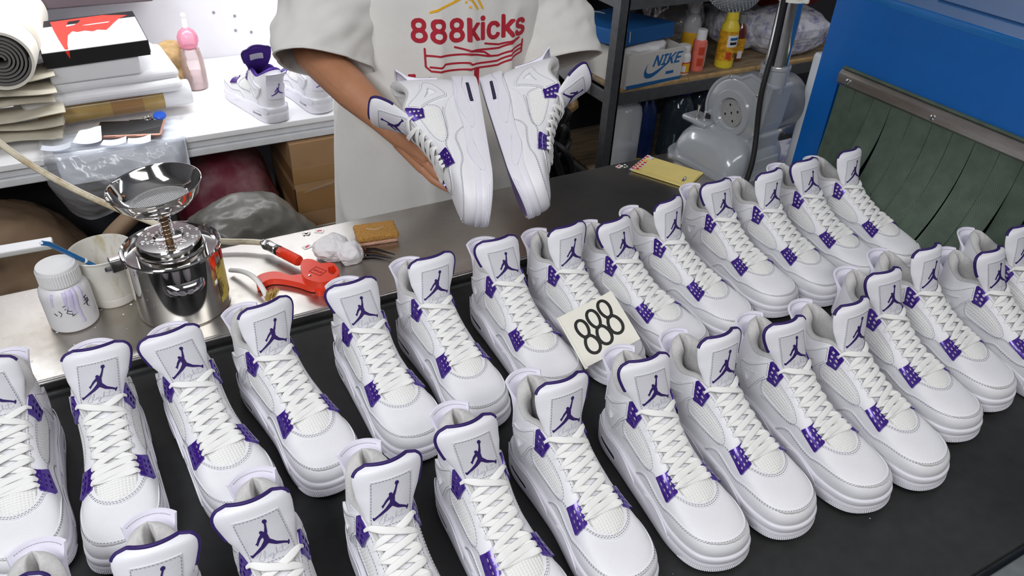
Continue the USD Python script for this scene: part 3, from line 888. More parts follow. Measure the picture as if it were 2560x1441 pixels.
    h = net_relief(p[:, 1], p[:, 0], .0042, .0036)
    put("toe_net", trimesh.Trimesh(tongue_at(p, h + .0022 + .0016 * np.clip(1 - ((p[:, 0] - .022) / .022) ** 2, 0, 1)), f, process=False), "net", smooth=True)
    # --- laces
    def hole(k, s):
        """lace hole k (0 = lowest) on side s; returns a point on the upper"""
        uk = [3.14, 3.58, 4.02, 4.62, 5.08, 5.54, 6.0, 6.66][k]
        vk = [.93, .93, .93, .90, .895, .89, .89, .955][k]
        q = ch(np.array([[uk if s < 0 else 2 * K - uk, vk]]))
        return sh.at(q, np.array([.0045 if k in (0, 1, 2, 7) else .0018]))[0]
    rb = []
    Ag = np.linspace(0, DL, 400)
    Cg = tcs(Ag)
    def tongue_a(pt):
        return Ag[np.argmin((Cg[:, 0] - pt[0]) ** 2 + (Cg[:, 1] - pt[2] - .002) ** 2)]
    lift = 0
    hw_l = .0046
    segs = []
    for k in range(7):
        for s in ((-1, 1) if k % 2 == 0 else (1, -1)):
            a, b = hole(k, s), hole(k + 1, -s)
            segs.append((a, b, .0034 if (s == -1) != mirror else .0008))
    a, b = hole(0, -1), hole(0, 1)
    segs.insert(0, (a, b, .0012))
    ms_ = 1 if mirror else -1
    segs.append((hole(7, ms_), hole(6, -ms_) + (0, 0, .001), .0050))
    for a, b, lf in segs:
        n = 18
        t = np.linspace(0, 1, n)
        c = a[None] * (1 - t)[:, None] + b[None] * t[:, None]
        aq, yq = tongue_a(a) * (1 - t) + tongue_a(b) * t, c[:, 1] - sh.yc(c[:, 0])
        on = tongue_at(np.stack([aq, yq], 1), .0042 + lf * np.sin(np.pi * t) ** .6 + .0035 * np.clip((np.abs(yq) / .022), 0, 1) ** 2)
        wgt = np.clip(np.minimum(t, 1 - t) / .34, 0, 1)
        wgt = (wgt * wgt * (3 - 2 * wgt))[:, None]
        c = c + np.array([.45, 0, .9]) * (.0014 + .0065 * np.sin(np.pi * t) ** .6 + .6 * lf * np.sin(np.pi * t) ** .6)[:, None]
        c = c * (1 - wgt) + on * wgt
        c[0] = a - (0, 0, .0030)
        c[-1] = b - (0, 0, .0030)
        # ribbon frame: width lies along the shoe
        tt_ = np.gradient(c, axis=0); tt_ /= np.linalg.norm(tt_, axis=1, keepdims=True)
        sl = np.array([.85, 0, -.5]); 
        wv = sl - tt_ * (tt_ @ sl)[:, None]; wv /= np.linalg.norm(wv, axis=1, keepdims=True)
        nv = np.cross(wv, tt_); nv *= np.sign(nv[:, 2:3] + 1e-9)
        wid = hw_l * np.interp(t, [0, .08, .2, .8, .92, 1], [.45, .72, 1, 1, .72, .45])
        ang = np.arange(10) * 2 * np.pi / 10
        cx, cy = np.sign(np.cos(ang)) * np.abs(np.cos(ang)) ** .75, np.sign(np.sin(ang)) * np.abs(np.sin(ang)) ** .75
        v = c[:, None] + (wid[:, None] * cx[None])[..., None] * wv[:, None] + (.00115 * cy)[None, :, None] * nv[:, None]
        V = np.concatenate([v, v[:, :1]], 1)
        m = grid_mesh(V)
        m.merge_vertices()
        m.fix_normals()
        rb.append(m)
    put("laces", J(rb), "lace", smooth=50)
    # short free loop ends of the lace tucked beside the tongue
    # --- heel tab
    ny, nz = 25, 22
    yy = np.linspace(-1, 1, ny)
    zz = np.linspace(0, 1, nz)
    Z = .072 + zz * .0755
    def tab(off):
        G = np.zeros((nz, ny, 3))
        offs = np.broadcast_to(off, (nz,))
        for i, z in enumerate(Z):
            off = offs[i]
            hwz = np.interp(z, [.07, .10, .13, .145, .155], [.0245, .0235, .0250, .0280, .0300])
            xb = np.interp(z, [.07, .09, .11, .125, .135, .145, .155], [-.0025, -.0028, -.0030, -.0060, -.0125, -.0185, -.0235])
            cur_ = np.interp(z, [.07, .13, .155], [.0155, .0135, .0125])
            y = yy * hwz
            topz = z - .0015 * (np.abs(yy) ** 3) * zz[i] ** 3 * (1.0)
            G[i] = np.stack([xb + cur_ * np.abs(yy) ** 2.2 - off, y * (1 + off / .03), topz], 1)
        return G
    o, n_ = tab(.0020), tab(np.interp(Z, [.07, .12, .138], [-.006, -.005, -.0006]))
    m = J(grid_mesh(o), grid_mesh(n_, flip=True), grid_mesh(np.stack([o[-1], n_[-1]])), grid_mesh(np.stack([o[0], n_[0]]), flip=True), grid_mesh(np.stack([o[:, 0], n_[:, 0]])), grid_mesh(np.stack([o[:, -1], n_[:, -1]]), flip=True))
    m.merge_vertices(); m.fix_normals()
    tabp = put("heel_tab", m, "tab_plastic", smooth=35)
    hs = []
    for i in range(2, ny - 2):
        pnt = n_[-2, i]
        if i % 1 == 0:
            a, b = n_[-2, i] * .8 + n_[-2, i + 1] * .2, n_[-2, i] * .2 + n_[-2, i + 1] * .8
            hs.append(tube(np.array([a, b]) + (.0004, 0, 0), .0004, 4))
    st += hs
    # figure on the back of the heel
    def heel_at(q, off):
        y, z = q[:, 0], q[:, 1]
        hwz = np.interp(z, [.07, .10, .13, .145, .155], [.0245, .0235, .0250, .0280, .0300])
        xb = np.interp(z, [.04, .07, .09, .11, .125, .135, .145, .155], [-.001, -.0025, -.0028, -.0030, -.0060, -.0125, -.0185, -.0235])
        cur_ = np.interp(z, [.07, .13, .155], [.0155, .0135, .0125])
        return np.stack([xb + cur_ * np.abs(y / hwz) ** 2.2 - off, y, z], 1)
    lg2 = shapely.affinity.affine_transform(jumper_logo(.034), [1.0 if not mirror else -1.0, 0, 0, 1, 0, .098])
    lm = slab(lg2, .0014, lambda q, o_: heel_at(q * (-1, 1), np.asarray(o_)), .0034, .0018)
    put("heel_figure_logo", lm, "purple_metal", tabp, smooth=40, label="purple leaping figure moulded on the heel tab")
    for r in range(4):
        wv_ = .020 - r * .001
        q = np.stack([np.linspace(-wv_, wv_, 15), np.full(15, .126 + r * .0045)], 1)
        put("heel_rib", tube(heel_at(q, np.full(15, .0022)), .0008, 5), "tab_plastic", tabp, smooth=60)
    # --- midsole
    nu = 180
    us = np.arange(nu) / nu * 2 * K
    bs = np.stack([np.interp(us, sh.uu, sh.P[:, 0, k_]) for k_ in range(3)], 1)
    tng = np.roll(bs, -1, 0) - np.roll(bs, 1, 0)
    nrm = np.stack([tng[:, 1], -tng[:, 0]], 1); nrm /= np.linalg.norm(nrm, axis=1, keepdims=True)
    nrm *= np.sign(((bs[:, :2] - (.15, 0)) * nrm).sum(1))[:, None]
    x = bs[:, 0]
    kk = np.minimum(us, 2 * K - us)
    z0 = .011 * np.clip((x - .225) / .08, 0, 1) ** 1.7 + .004 * np.clip((.03 - x) / .03, 0, 1) ** 2
    ztop = np.interp(kk, [0, 1.5, 2.5, 3.2, 3.8, 4.3, 5, 6, 7, 8, 9, 10, 11, 12], [.0345, .0335, .032, .032, .037, .0395, .038, .039, .044, .046, .0455, .045, .046, .047])
    def ring(out, z):
        return np.concatenate([bs[:, :2] + nrm * np.broadcast_to(out, (nu,))[:, None], np.broadcast_to(z, (nu,))[:, None]], 1)
    fl = np.interp(kk, [0, 1.5, 2.5, 4, 6, 9, 12], [.0065, .0060, .0048, .0045, .0065, .0075, .0075])
    lv = lambda f_: z0 + (ztop - z0) * f_
    rows = [ring(-.02, z0), ring(fl - .006, z0), ring(fl - .0025, z0 + .0004), ring(fl - .001, z0 + .0022), ring(fl - .0004, lv(.25)), ring(fl, lv(.42)), ring(fl - .0004, lv(.55)), ring(fl - .0016, lv(.60)), ring(fl - .0014, lv(.66)), ring(fl - .0007, lv(.72)), ring(fl - .0008, lv(.88)), ring(fl - .0016, lv(.96)), ring(fl - .0032, lv(1.0)), ring(fl - .0052, lv(1.0)), ring(-.0012, lv(.95)), ring(-.006, lv(.80))]
    ms = put("midsole", grid_mesh(np.stack(rows, 1), True), "midsole", smooth=32)
    # flat outsole plate
    op = Polygon(ring(fl - .004, 0)[:, :2]).buffer(0)
    p, f, rg = fill_polygon(op.buffer(-.002), .008)
    zz_ = .011 * np.clip((p[:, 0] - .225) / .08, 0, 1) ** 1.7 + .004 * np.clip((.03 - p[:, 0]) / .03, 0, 1) ** 2
    put("outsole", trimesh.Trimesh(np.column_stack([p, zz_ - .0002]), f[:, ::-1], process=False), "outsole_purple", smooth=True, label="outsole with purple tread")
    # toe bumper: rows of small studs
    studs = []
    base = np.array([(-.00115, -.0007, 0), (.00115, -.0007, 0), (.00115, .0007, 0), (-.00115, .0007, 0), (0, 0, .0012)])
    fc = [(0, 1, 4), (1, 2, 4), (2, 3, 4), (3, 0, 4)]
    for r_ in range(4):
        f_ = .12 + r_ * .105
        c = ring(fl + .0001 - abs(r_ - 1.5) * .0004, lv(f_))
        half_n = 2.45 - .10 * r_
        seq = [i for i in np.argsort(np.where(us > K, us - 2 * K, us)) if kk[i] < half_n]
        path = resample(c[seq], .0027)
        for i in range(len(path) - 1):
            p0 = (path[i] + path[i + 1]) / 2
            t = path[i + 1] - path[i]; t /= np.linalg.norm(t)
            o = np.array([t[1], -t[0], 0]); o /= np.linalg.norm(o)
            if o @ (p0 - (.18, 0, 0)) < 0:
                o = -o
            w = np.cross(o, t)
            v = p0 + base[:, :1] * t + base[:, 1:2] * 1.35 * w + base[:, 2:] * o - o * .0002
            tri = np.array(fc)
            if np.dot(np.cross(v[1] - v[0], v[2] - v[0]), o) < 0:
                tri = tri[:, ::-1]
            studs.append(trimesh.Trimesh(v, tri, process=False))
    put("toe_bumper_studs", J(studs), "midsole", ms, smooth=False, kind="stuff")
    # side pods and the dark air window, both sides
    def sole_at(q, off):
        """q: (u * SU, height fraction * .03)"""
        uq = np.mod(q[:, 0] / sh.SU, 2 * K)
        fq = q[:, 1] / .03
        g = lambda a: np.interp(uq, np.r_[us, 2 * K], np.r_[a, a[:1]])
        bx, by, nx, ny_, fl_, zl, zh = g(bs[:, 0]), g(bs[:, 1]), g(nrm[:, 0]), g(nrm[:, 1]), g(fl), g(z0), g(ztop)
        o = fl_ - .0004 + np.asarray(off)
        return np.stack([bx + nx * o, by + ny_ * o, zl + (zh - zl) * fq], 1)
    for s in sides:
        pod = smooth_poly([(3.0 * sh.SU, .013), (3.15 * sh.SU, .021), (3.8 * sh.SU, .0275), (4.6 * sh.SU, .0275), (4.9 * sh.SU, .0235), (4.3 * sh.SU, .0165), (3.5 * sh.SU, .0115)], 50)
        put("side_pod", slab(sh.side(pod, s), .0025, sole_at, .0012, -.0004), "midsole", ms, smooth=35)
        hl = smooth_poly([(5.6 * sh.SU, .017), (6.4 * sh.SU, .0265), (7.6 * sh.SU, .0285), (9.6 * sh.SU, .0285), (10.6 * sh.SU, .027), (10.6 * sh.SU, .0215), (9.5 * sh.SU, .0205), (8.6 * sh.SU, .019), (7.0 * sh.SU, .014), (6.0 * sh.SU, .0135)], 60)
        put("heel_pod", slab(sh.side(hl, s), .0025, sole_at, .0011, -.0004), "midsole", ms, smooth=35)
        aw = Polygon([(7.6 * sh.SU, .0105), (9.4 * sh.SU, .0130), (9.4 * sh.SU, .0142), (7.6 * sh.SU, .0122)]).buffer(.0016)
        put("air_window", slab(sh.side(aw, s), .002, sole_at, .0007, -.001), "air_dark", ms, smooth=35, label="dark glossy air window in the sole")
        put("air_window_frame", slab(sh.side(aw.buffer(.0016).difference(aw.buffer(-.0002)), s), .0015, sole_at, .0012, -.001), "midsole", ms, smooth=35)
    put("stitching", J(st), "thread_grey", put_upper, smooth=False, kind="stuff")
    return root
# ---------------------------------------------------------------- the shoes on the belt: (x, y, yaw); odd ones are right feet
ROW = [(-0.2231, 1.0592, -92.7), (-0.1135, 1.0291, -90.9), (-0.0071, 1.0235, -81.8), (0.0997, 1.0281, -77.6), (0.2674, 1.0334, -86.5), (0.384, 1.0466, -85.1), (0.5353, 1.053, -88.5), (0.6403, 1.0392, -83.3), (0.7485, 1.0245, -79.3), (0.8579, 1.0378, -74.7), (1.0342, 1.0669, -86.4), (1.1396, 1.0543, -83.1), (1.2789, 1.0664, -87.2), (1.3835, 1.0613, -82.8), (-0.1939, 0.6805, -95.5), (-0.0798, 0.6674, -94.8), (0.0393, 0.6793, -89.6), (0.1718, 0.667, -91.3), (0.3048, 0.6821, -90.0), (0.429, 0.6976, -88.1), (0.5861, 0.6839, -93.0), (0.6889, 0.6805, -87.0), (0.8303, 0.6629, -90.5), (0.9343, 0.6524, -86.0), (1.0865, 0.6931, -91.6), (1.1921, 0.7123, -86.6), (1.3179, 0.6592, -88.6), (1.4225, 0.691, -84.0)]
ORD = ["first", "second", "third", "fourth", "fifth", "sixth", "seventh", "eighth", "ninth", "tenth", "eleventh", "twelfth", "thirteenth", "fourteenth"]
shoe = Shoe()
right_shoe = left_shoe = None
def mat4(loc, rz):
    a = math.radians(rz)
    M = np.eye(4)
    M[:2, :2] = [[math.cos(a), -math.sin(a)], [math.sin(a), math.cos(a)]]
    M[:3, 3] = loc
    return M
for i, (x, y, a) in enumerate(ROW):
    row, n = ("back row by the steel strip", i) if i < 14 else ("front row of the belt", i - 14)
    lab = f"white and purple sneaker, {ORD[n]} from the left in the {row}"
    M = mat4((x, y, BELT + .0008), a)
    if i == 0:
        right_shoe = build_shoe(shoe, "sneaker", lab, False, M)
        right_shoe.SetCustomDataByKey("group", "sneakers lined up on the belt")
    elif i == 1:
        left_shoe = build_shoe(shoe, "sneaker", lab, True, M)
        left_shoe.SetCustomDataByKey("group", "sneakers lined up on the belt")
    else:
        copy_of(right_shoe if i % 2 == 0 else left_shoe, lab, matrix=M, group="sneakers lined up on the belt", name="sneaker")
# ---------------------------------------------------------------- bench and what lies on it
bn = thing("bench", "white table with a layered edge along the white wall", "table")
obj("bench_top", rbox((3.2, .615, .018), .003, b(-.65, 2.381, -.009)), "bench_white", bn)
obj("edge_board", rbox((3.2, .58, .020), .003, b(-.65, 2.372, -.029)), "bench_edge", bn)
obj("lower_board", rbox((3.2, .595, .022), .004, b(-.65, 2.372, -.0505)), "bench_edge", bn)
for x in (-2.1, -.7, .88):
    obj("leg", rbox((.05, .05, BELT - .062), .003, (x, 2.6, (BELT - .062) / 2)), "shelf_grey", bn)

def spiral_roll(r0, r1, turns, length, th):
    a = np.linspace(0, turns * 2 * np.pi, int(turns * 40))
    r = r0 + (r1 - r0) * a / a[-1]
    inner = np.stack([r * np.cos(a), r * np.sin(a)], 1)
    outer = np.stack([(r + th) * np.cos(a), (r + th) * np.sin(a)], 1)
    return extrude(Polygon(np.vstack([inner, outer[::-1]])).buffer(0), length)
fr = thing("fabric_roll", "cream roll of backed fabric with a grey spiral end at the left", "fabric roll", matrix=np.array([[1, 0, .10, -.205], [0, 0, 1.0, 2.09], [0, -1, -.0, BELT + .245], [0, 0, 0, 1.0]]) @ np.diag([1, -1, 1, 1.0]))
obj("rolled_layers", T(spiral_roll(.007, .056, 6, .40, .0050), (0, 0, .004)), "roll_grey", fr)
obj("outer_layer", lathe([(.0615, 0), (.068, .0), (.069, .01), (.069, .40), (.0615, .40), (.0615, 0)], 56), "roll_cream", fr)
obj("tape_band", lathe([(.0692, .10), (.0698, .10), (.0698, .145), (.0692, .145)], 56), "cloth_cream", fr)
obj("wall_cabinet", rbox((1.80, .19, 1.15), .006, b(-.72, 2.592, .82)), "cabinet_mauve", label="dark mauve cabinet on the white wall above the bench's left end", cat="cabinet")
# folded cream strips under the roll
rng = random.Random(3)
for i in range(6):
    x = np.linspace(-.20, .20, 40)
    y = .008 * np.sin(x * 14 + i)
    z = .006 * np.sin(x * 22 + i * 1.7) + .004
    pts = np.stack([x, y, z], 1)
    obj("fabric_strip", T(tube(pts, .055, 10, flat=.16, up=(0, 0, 1)), b(-.33 + .01 * (i % 3), 2.20 + .012 * (i % 2), .016 + i * .0305)), "cloth_cream", smooth=60,
        label=["lowest", "second", "third", "fourth", "fifth", "topmost"][i] + " folded cream fabric strip in the pile under the roll", cat="fabric", group="folded fabric strips under the roll")
# tan taped roll, pads, white box and printed lid stacked on the bench
tr = thing("taped_roll", "white paper roll wrapped in shiny tan tape under the pads", "roll", b(-.225, 2.235, .0535), 4)
obj("roll_body", T(lathe([(0, 0), (.033, 0), (.0345, .006), (.0345, .424), (.033, .43), (0, .43)], 36), (0, 0, 0), 90, (0, 1, 0)), "foam_white", tr)
obj("tape_sleeve", T(lathe([(.0347, .045), (.0353, .045), (.0353, .355), (.0347, .355)], 36), (0, 0, 0), 90, (0, 1, 0)), "tape_tan", tr)
obj("tape_end", T(lathe([(.0355, .22), (.036, .22), (.036, .30), (.0355, .30)], 36), (0, 0, 0), 90, (0, 1, 0)), "cardboard_tape", tr)
for i, (sx, sy, sz, x, y, z, rz, lab) in enumerate([(.39, .25, .034, -.015, 2.315, .0800, 2, "lower thick white foam pad lying on the taped roll"), (.375, .24, .032, -.012, 2.32, .1100, 4, "upper thick white foam pad under the white box")]):
    m = rbox((sx, sy, sz), .016, b(x, y, z + sz / 2 - .0), rz, seg=4)
    m = m.subdivide().subdivide()
    m.vertices[:, 2] += crumple(m.vertices, 4 + i, .010, 9, False) * np.clip((m.vertices[:, 2] - BELT - z) / sz, 0, 1)
    obj("foam_pad", m, "foam_white", smooth=50, label=lab, cat="foam pad", group="white foam pads on the bench")
wbx = thing("white_carton", "plain white carton under the black and red box lid", "box", b(-.022, 2.305, .1400), 3)
obj("carton_body", rbox((.215, .22, .052), .006, (0, 0, .026)), "foam_white", wbx)
obj("red_edge_strip", rbox((.205, .012, .004), .001, (.0, -.105, .054)), "lid_red", wbx)
ld = thing("box_lid", "black edged shoe box lid with red and white print on the stack", "box lid", matrix=mat4(b(-.006, 2.290, .2045), 3) @ trimesh.transformations.rotation_matrix(np.radians(6), (1, 0, 0)) @ trimesh.transformations.rotation_matrix(np.radians(-1), (0, 1, 0)))
W_, D_ = .245, .200
obj("lid_top", rbox((W_, D_, .006), .001, (0, 0, .031)), "lid_white", ld)
obj("lid_front_wall", rbox((W_, .004, .040), .001, (0, -D_ / 2, .013)), "lid_black", ld)
obj("lid_side_walls", J(rbox((.004, D_, .034), .001, (-W_ / 2, 0, .016)), rbox((.004, D_, .034), .001, (W_ / 2, 0, .016)), rbox((W_, .004, .034), .001, (0, D_ / 2, .016))), "lid_black", ld)
obj("lid_black_band", rbox((W_ + .001, .040, .0012), .0003, (0, D_ / 2 - .020, .0346)), "lid_black", ld)
red = Polygon([(-.082, .088), (.045, .094), (.105, .074), (.080, .058), (.062, .030), (.052, .012), (.040, -.006), (.020, .004), (.008, -.004), (-.010, .008), (-.028, .004), (-.038, .014), (-.052, -.01), (-.061, -.070), (-.062, -.0955), (-.070, -.0955), (-.076, -.03), (-.080, .03)])
red = red.difference(Polygon([(-.040, .078), (-.010, .080), (-.016, .064), (-.030, .050), (-.050, .045)])).difference(Polygon([(-.02, .046), (.06, .050), (.052, .040), (.0, .038)]))
obj("lid_red_print", extrude(red, .0007, (0, 0, .0348)), "lid_red", ld)
obj("lid_red_drip", extrude(Polygon([(-.071, .033), (-.061, .033), (-.065, .012)]), .0006, (0, 0, 0)).apply_transform(trimesh.transformations.rotation_matrix(np.pi / 2, (1, 0, 0))).apply_translation((0, -D_ / 2 - .0021, 0)), "lid_red", ld)
# folded vest-style white cloth and brown thing behind the stack
obj("folded_cloth", blob((.14, .12, .12), b(.085, 2.52, .001), 8, .02, 10, 3.5, 4), "foam_white", smooth=60, label="rumpled white cloth heaped behind the foam pads", cat="cloth")
obj("paper_bag", blob((.07, .09, .12), b(.195, 2.47, .001), 9, .035, 14, 3, 4), "wood_edge", smooth=40, label="crumpled orange brown paper bag behind the white stack", cat="paper bag")
# plastic bag over a blueish sheet hanging off the edge
bg = thing("sheet_package", "blueish sheet package in a clear plastic bag drooping over the bench edge", "package")
def drape(x0, x1, back, front_drop, z, out, seed, amp, n=46, k=60, th=.0):
    """a sheet on the bench that bends down over its edge at y = 2.073"""
    ye = 2.066 - out
    s = np.linspace(-back, front_drop, n)
    G = np.zeros((n, k, 3))
    xs = np.linspace(x0, x1, k)
    r = .012
    for i, v in enumerate(s):
        if v < 0:
            y, zz_ = ye + r - v, z
        elif v < r * 1.57:
            a = v / r
            y, zz_ = ye + r - r * math.sin(a), z - r + r * math.cos(a)
        else:
            y, zz_ = ye, z - r - (v - r * 1.57)
        G[i] = np.stack([xs, np.full(k, y), np.full(k, zz_ + BELT)], 1)
    d = crumple(G.reshape(-1, 3), seed, amp, 16).reshape(n, k)
    w = np.clip((s + .02) / .05, 0, 1)[:, None]
    G[..., 1] -= np.maximum(d + amp * .5, 0) * w
    G[..., 2] += np.maximum(d + amp * .5, 0) * (1 - w)
    return G
g0 = drape(-.160, .148, .12, .085, .006, .006, 4, .002)
obj("blue_sheet", J(grid_mesh(g0), T(grid_mesh(g0, flip=True), (0, .0, -.003))), "sheet_blue", bg, smooth=60)
s = np.linspace(0, 1, 40); u_ = np.linspace(0, 1, 70)
G = np.zeros((40, 70, 3))
for i, v in enumerate(s):
    h = np.interp(v, [0, .3, .55, .8, 1], [.0, .03, .10, .15, .165])
    x0, x1 = np.interp(v, [0, .5, 1], [-.185, -.195, -.165]), np.interp(v, [0, .5, 1], [.155, .145, .11])
    bulge = .030 + .035 * math.sin(np.pi * np.clip(v * 1.05, 0, 1)) ** 1.0
    edge_ = (1 - (2 * u_ - 1) ** 6)
    G[i, :, 0] = x0 + (x1 - x0) * u_
    G[i, :, 1] = 2.058 - bulge * edge_ + .018 * (1 - edge_)
    G[i, :, 2] = BELT + .012 - .168 * v - .012 * np.sin(u_ * 9) * v
d = crumple(G.reshape(-1, 3), 21, .016, 22).reshape(40, 70)
G[..., 1] -= d; G[..., 2] += d * .3
obj("clear_bag", grid_mesh(G), "bag_plastic", bg, smooth=60, label="clear crinkled bag front")
g2 = drape(-.19, .155, .13, .02, .010, .010, 31, .008)
obj("bag_top", grid_mesh(g2), "bag_plastic", bg, smooth=60)
# phone, blue-headed key and paper scraps on the package
ph = thing("phone", "rose gold phone case with a dark screen lying on the plastic package", "phone", matrix=mat4(b(.026, 2.118, .0225), -17) @ trimesh.transformations.rotation_matrix(np.radians(7), (1, 0, 0)))
obj("phone_body", rbox((.165, .078, .009), .004, (0, 0, .0045), seg=3), "phone_rose", ph)
obj("screen", rbox((.157, .070, .0012), .0005, (0, 0, .0093)), "phone_glass", ph)
for x in (-.02, .03):
    obj("side_button", rbox((.018, .002, .004), .0008, (x, -.0393, .005)), "phone_rose", ph)
kb = thing("key_fob", "blue round tag with black keys beside the phone", "keys", b(.098, 2.170, .020))
obj("tag_disc", T(lathe([(0, .006), (.015, .006), (.017, .004), (.017, 0), (0, 0)], 24), (.008, -.006, .012), 14, (1, 0, 0)), "bead_blue", kb)
obj("key_ring", T(tube(np.array([(.012 * math.cos(a), .012 * math.sin(a), 0) for a in np.linspace(0, 2 * np.pi, 24)[:-1]]), .0012, 6, closed=True), (-.022, .004, .008)), "chrome", kb)
obj("key_blade", J(rbox((.05, .008, .002), .0008, (-.045, .003, .006), -12), T(lathe([(0, .003), (.010, .003), (.010, 0), (0, 0)], 16), (-.018, .0, .004))), "blade_dark", kb)
for i, (pts, loc, lab) in enumerate([([(-.04, -.02), (.028, -.025), (.036, .018), (.02, .028), (-.012, .024)], (-.075, 2.098, .021), "curled white paper scrap standing left of the phone"), ([(-.03, -.012), (.03, -.018), (.034, .010), (-.02, .016)], (-.022, 2.056, .021), "small torn white paper scrap in front of the phone"), ([(-.03, -.014), (.024, -.018), (.03, .016), (-.026, .014)], (.040, 2.045, .020), "flat torn white paper scrap under the phone's corner"), ([(-.035, -.01), (.03, -.016), (.036, .01), (-.03, .014)], (-.150, 2.078, .019), "bent white paper strip at the left end of the package")]):
    p, f, _ = fill_polygon(Polygon(pts), .006)
    z = .010 * (p[:, 0] / .04) ** 2 + (.020 if i in (0,) else .004) * np.clip(p[:, 1] / .03 + .5, 0, 1)
    v = np.column_stack([p, z])
    obj("paper_piece", T(J(trimesh.Trimesh(v, f, process=False), trimesh.Trimesh(v - (0, 0, .0006), f[:, ::-1], process=False)), b(*loc)), "sheet_blue", smooth=60, label=lab, cat="paper scrap")
# pink dispenser bottle
pd = thing("dispenser_bottle", "clear pink bottle with a ball pump and white spout on the bench", "bottle", b(.243, 2.43, .0005))
obj("bottle_body", lathe([(0, .002), (.030, .002), (.033, .006), (.034, .05), (.033, .082), (.0295, .104), (.0275, .113), (.0275, .118), (.014, .122), (.0, .122)], 40), "pink_clear", pd)
obj("liquid", lathe([(0, .004), (.030, .004), (.0315, .008), (.0322, .045), (0, .045)], 40), "pink_clear", pd)
obj("ball_pump", lathe([(0, .118), (.012, .119), (.024, .127), (.030, .143), (.029, .158), (.022, .172), (.011, .180), (.008, .183), (0, .184)], 40), "pink_teat", pd)
obj("spout", lathe([(0, .180), (.0075, .180), (.0075, .205), (.0062, .208), (.0072, .212), (.0078, .218), (.005, .223), (0, .223)], 20), "white_plastic", pd)

# three sneakers on the bench, heels to the viewer, purple inside
M = mat4(b(.408, 2.068, .0008), 103)
bench_r = build_shoe(shoe, "sneaker", "white sneaker with purple lining on the white bench, nearest the pink bottle", True, M, lining="lining_purple", back=True)
bench_r.SetCustomDataByKey("group", "purple lined sneakers on the bench")
bench_l = build_shoe(shoe, "sneaker", "white sneaker with purple lining on the bench half behind the white sleeve", False, mat4(b(.538, 2.085, .0008), 98), lining="lining_purple", back=True)
bench_l.SetCustomDataByKey("group", "purple lined sneakers on the bench")
copy_of(bench_r, "white sneaker on the bench mostly hidden behind the person's forearm", matrix=mat4(b(.655, 2.145, .0008), 96), group="purple lined sneakers on the bench", name="sneaker")

# ---------------------------------------------------------------- under the bench
cb = thing("cardboard_box", "brown taped cardboard box under the bench behind the white shirt", "box", (.545, 2.213, .0), 0)
zb0, hb = .30, .455
obj("box_body", rbox((.255, .30, hb), .003, (0, 0, zb0 + hb / 2 - .02)), "cardboard", cb)
for i, (z, hh) in enumerate(((.545, .075), (.63, .05), (.45, .004))):
    obj("tape_band", rbox((.257, .302, hh), .001, (0, 0, z)), "cardboard_tape" if i < 2 else "bench_edge", cb)
obj("loose_tape", T(tube(np.array([(-.10, -.152, .575), (-.02, -.154, .59), (.06, -.153, .600), (.10, -.152, .604)]), .004, 6, flat=.3), (0, 0, 0)), "clear_plastic", cb)
obj("flap_gap", rbox((.003, .003, .18), .001, (-.1275, -.150, .50)), "hole_black", cb)
obj("low_stack", rbox((.28, .34, .279), .004, (.545, 2.19, .1395)), "cardboard", label="wide brown carton on the floor carrying the taped cardboard box", cat="box")
obj("plastic_sack", blob((.40, .30, .685), (.235, 1.86, .0), 12, .05, 7, 2.4, 5), "plastic_olive", smooth=60, label="big grey translucent plastic sack bulging under the bench", cat="sack")
obj("red_sack", blob((.30, .30, .66), (.245, 2.28, .0), 14, .03, 6, 3.5, 5), "bag_maroon", smooth=60, label="dark red printed plastic sack under the bench by the cardboard box", cat="sack")
obj("black_bag", blob((.20, .26, .56), (-.02, 2.06, .0), 15, .03, 9, 3, 5), "plastic_black", smooth=60, label="glossy black plastic bag under the hanging clear package", cat="bag")
obj("brown_cloth", blob((.52, .36, .66), (-.40, 2.12, .0), 17, .05, 5, 2.6, 5), "cloth_brown", smooth=60, label="heap of brown cloth under the left end of the bench", cat="cloth")
t_ = np.linspace(0, 1, 30)
obj("brown_roll", T(tube(spline([(-.22, 1.93, .50), (-.14, 1.91, .56), (-.09, 1.90, .635), (-.03, 1.95, .66), (.02, 2.05, .66)], 40), .036, 14, flat=.6), (0, 0, 0)), "cloth_brown", smooth=60, label="bent brown fabric end sticking out over the cloth heap", cat="cloth")
obj("white_foam_strip", rbox((.34, .04, .016), .004, (-.38, 1.905, .660), -3), "foam_white", label="long white foam strip lying on the brown cloth", cat="foam strip")
obj("olive_cloth", blob((.46, .22, .60), (-.27, 1.75, .0), 19, .04, 6, 3, 4), "olive_green", smooth=60, label="olive yellow cloth bundle low behind the steel strip", cat="cloth")

obj("dark_carton", rbox((1.10, .12, .70), .006, (-.60, 2.50, .35)), "wall_dark", label="dark carton in the shadow against the wall under the bench", cat="carton")
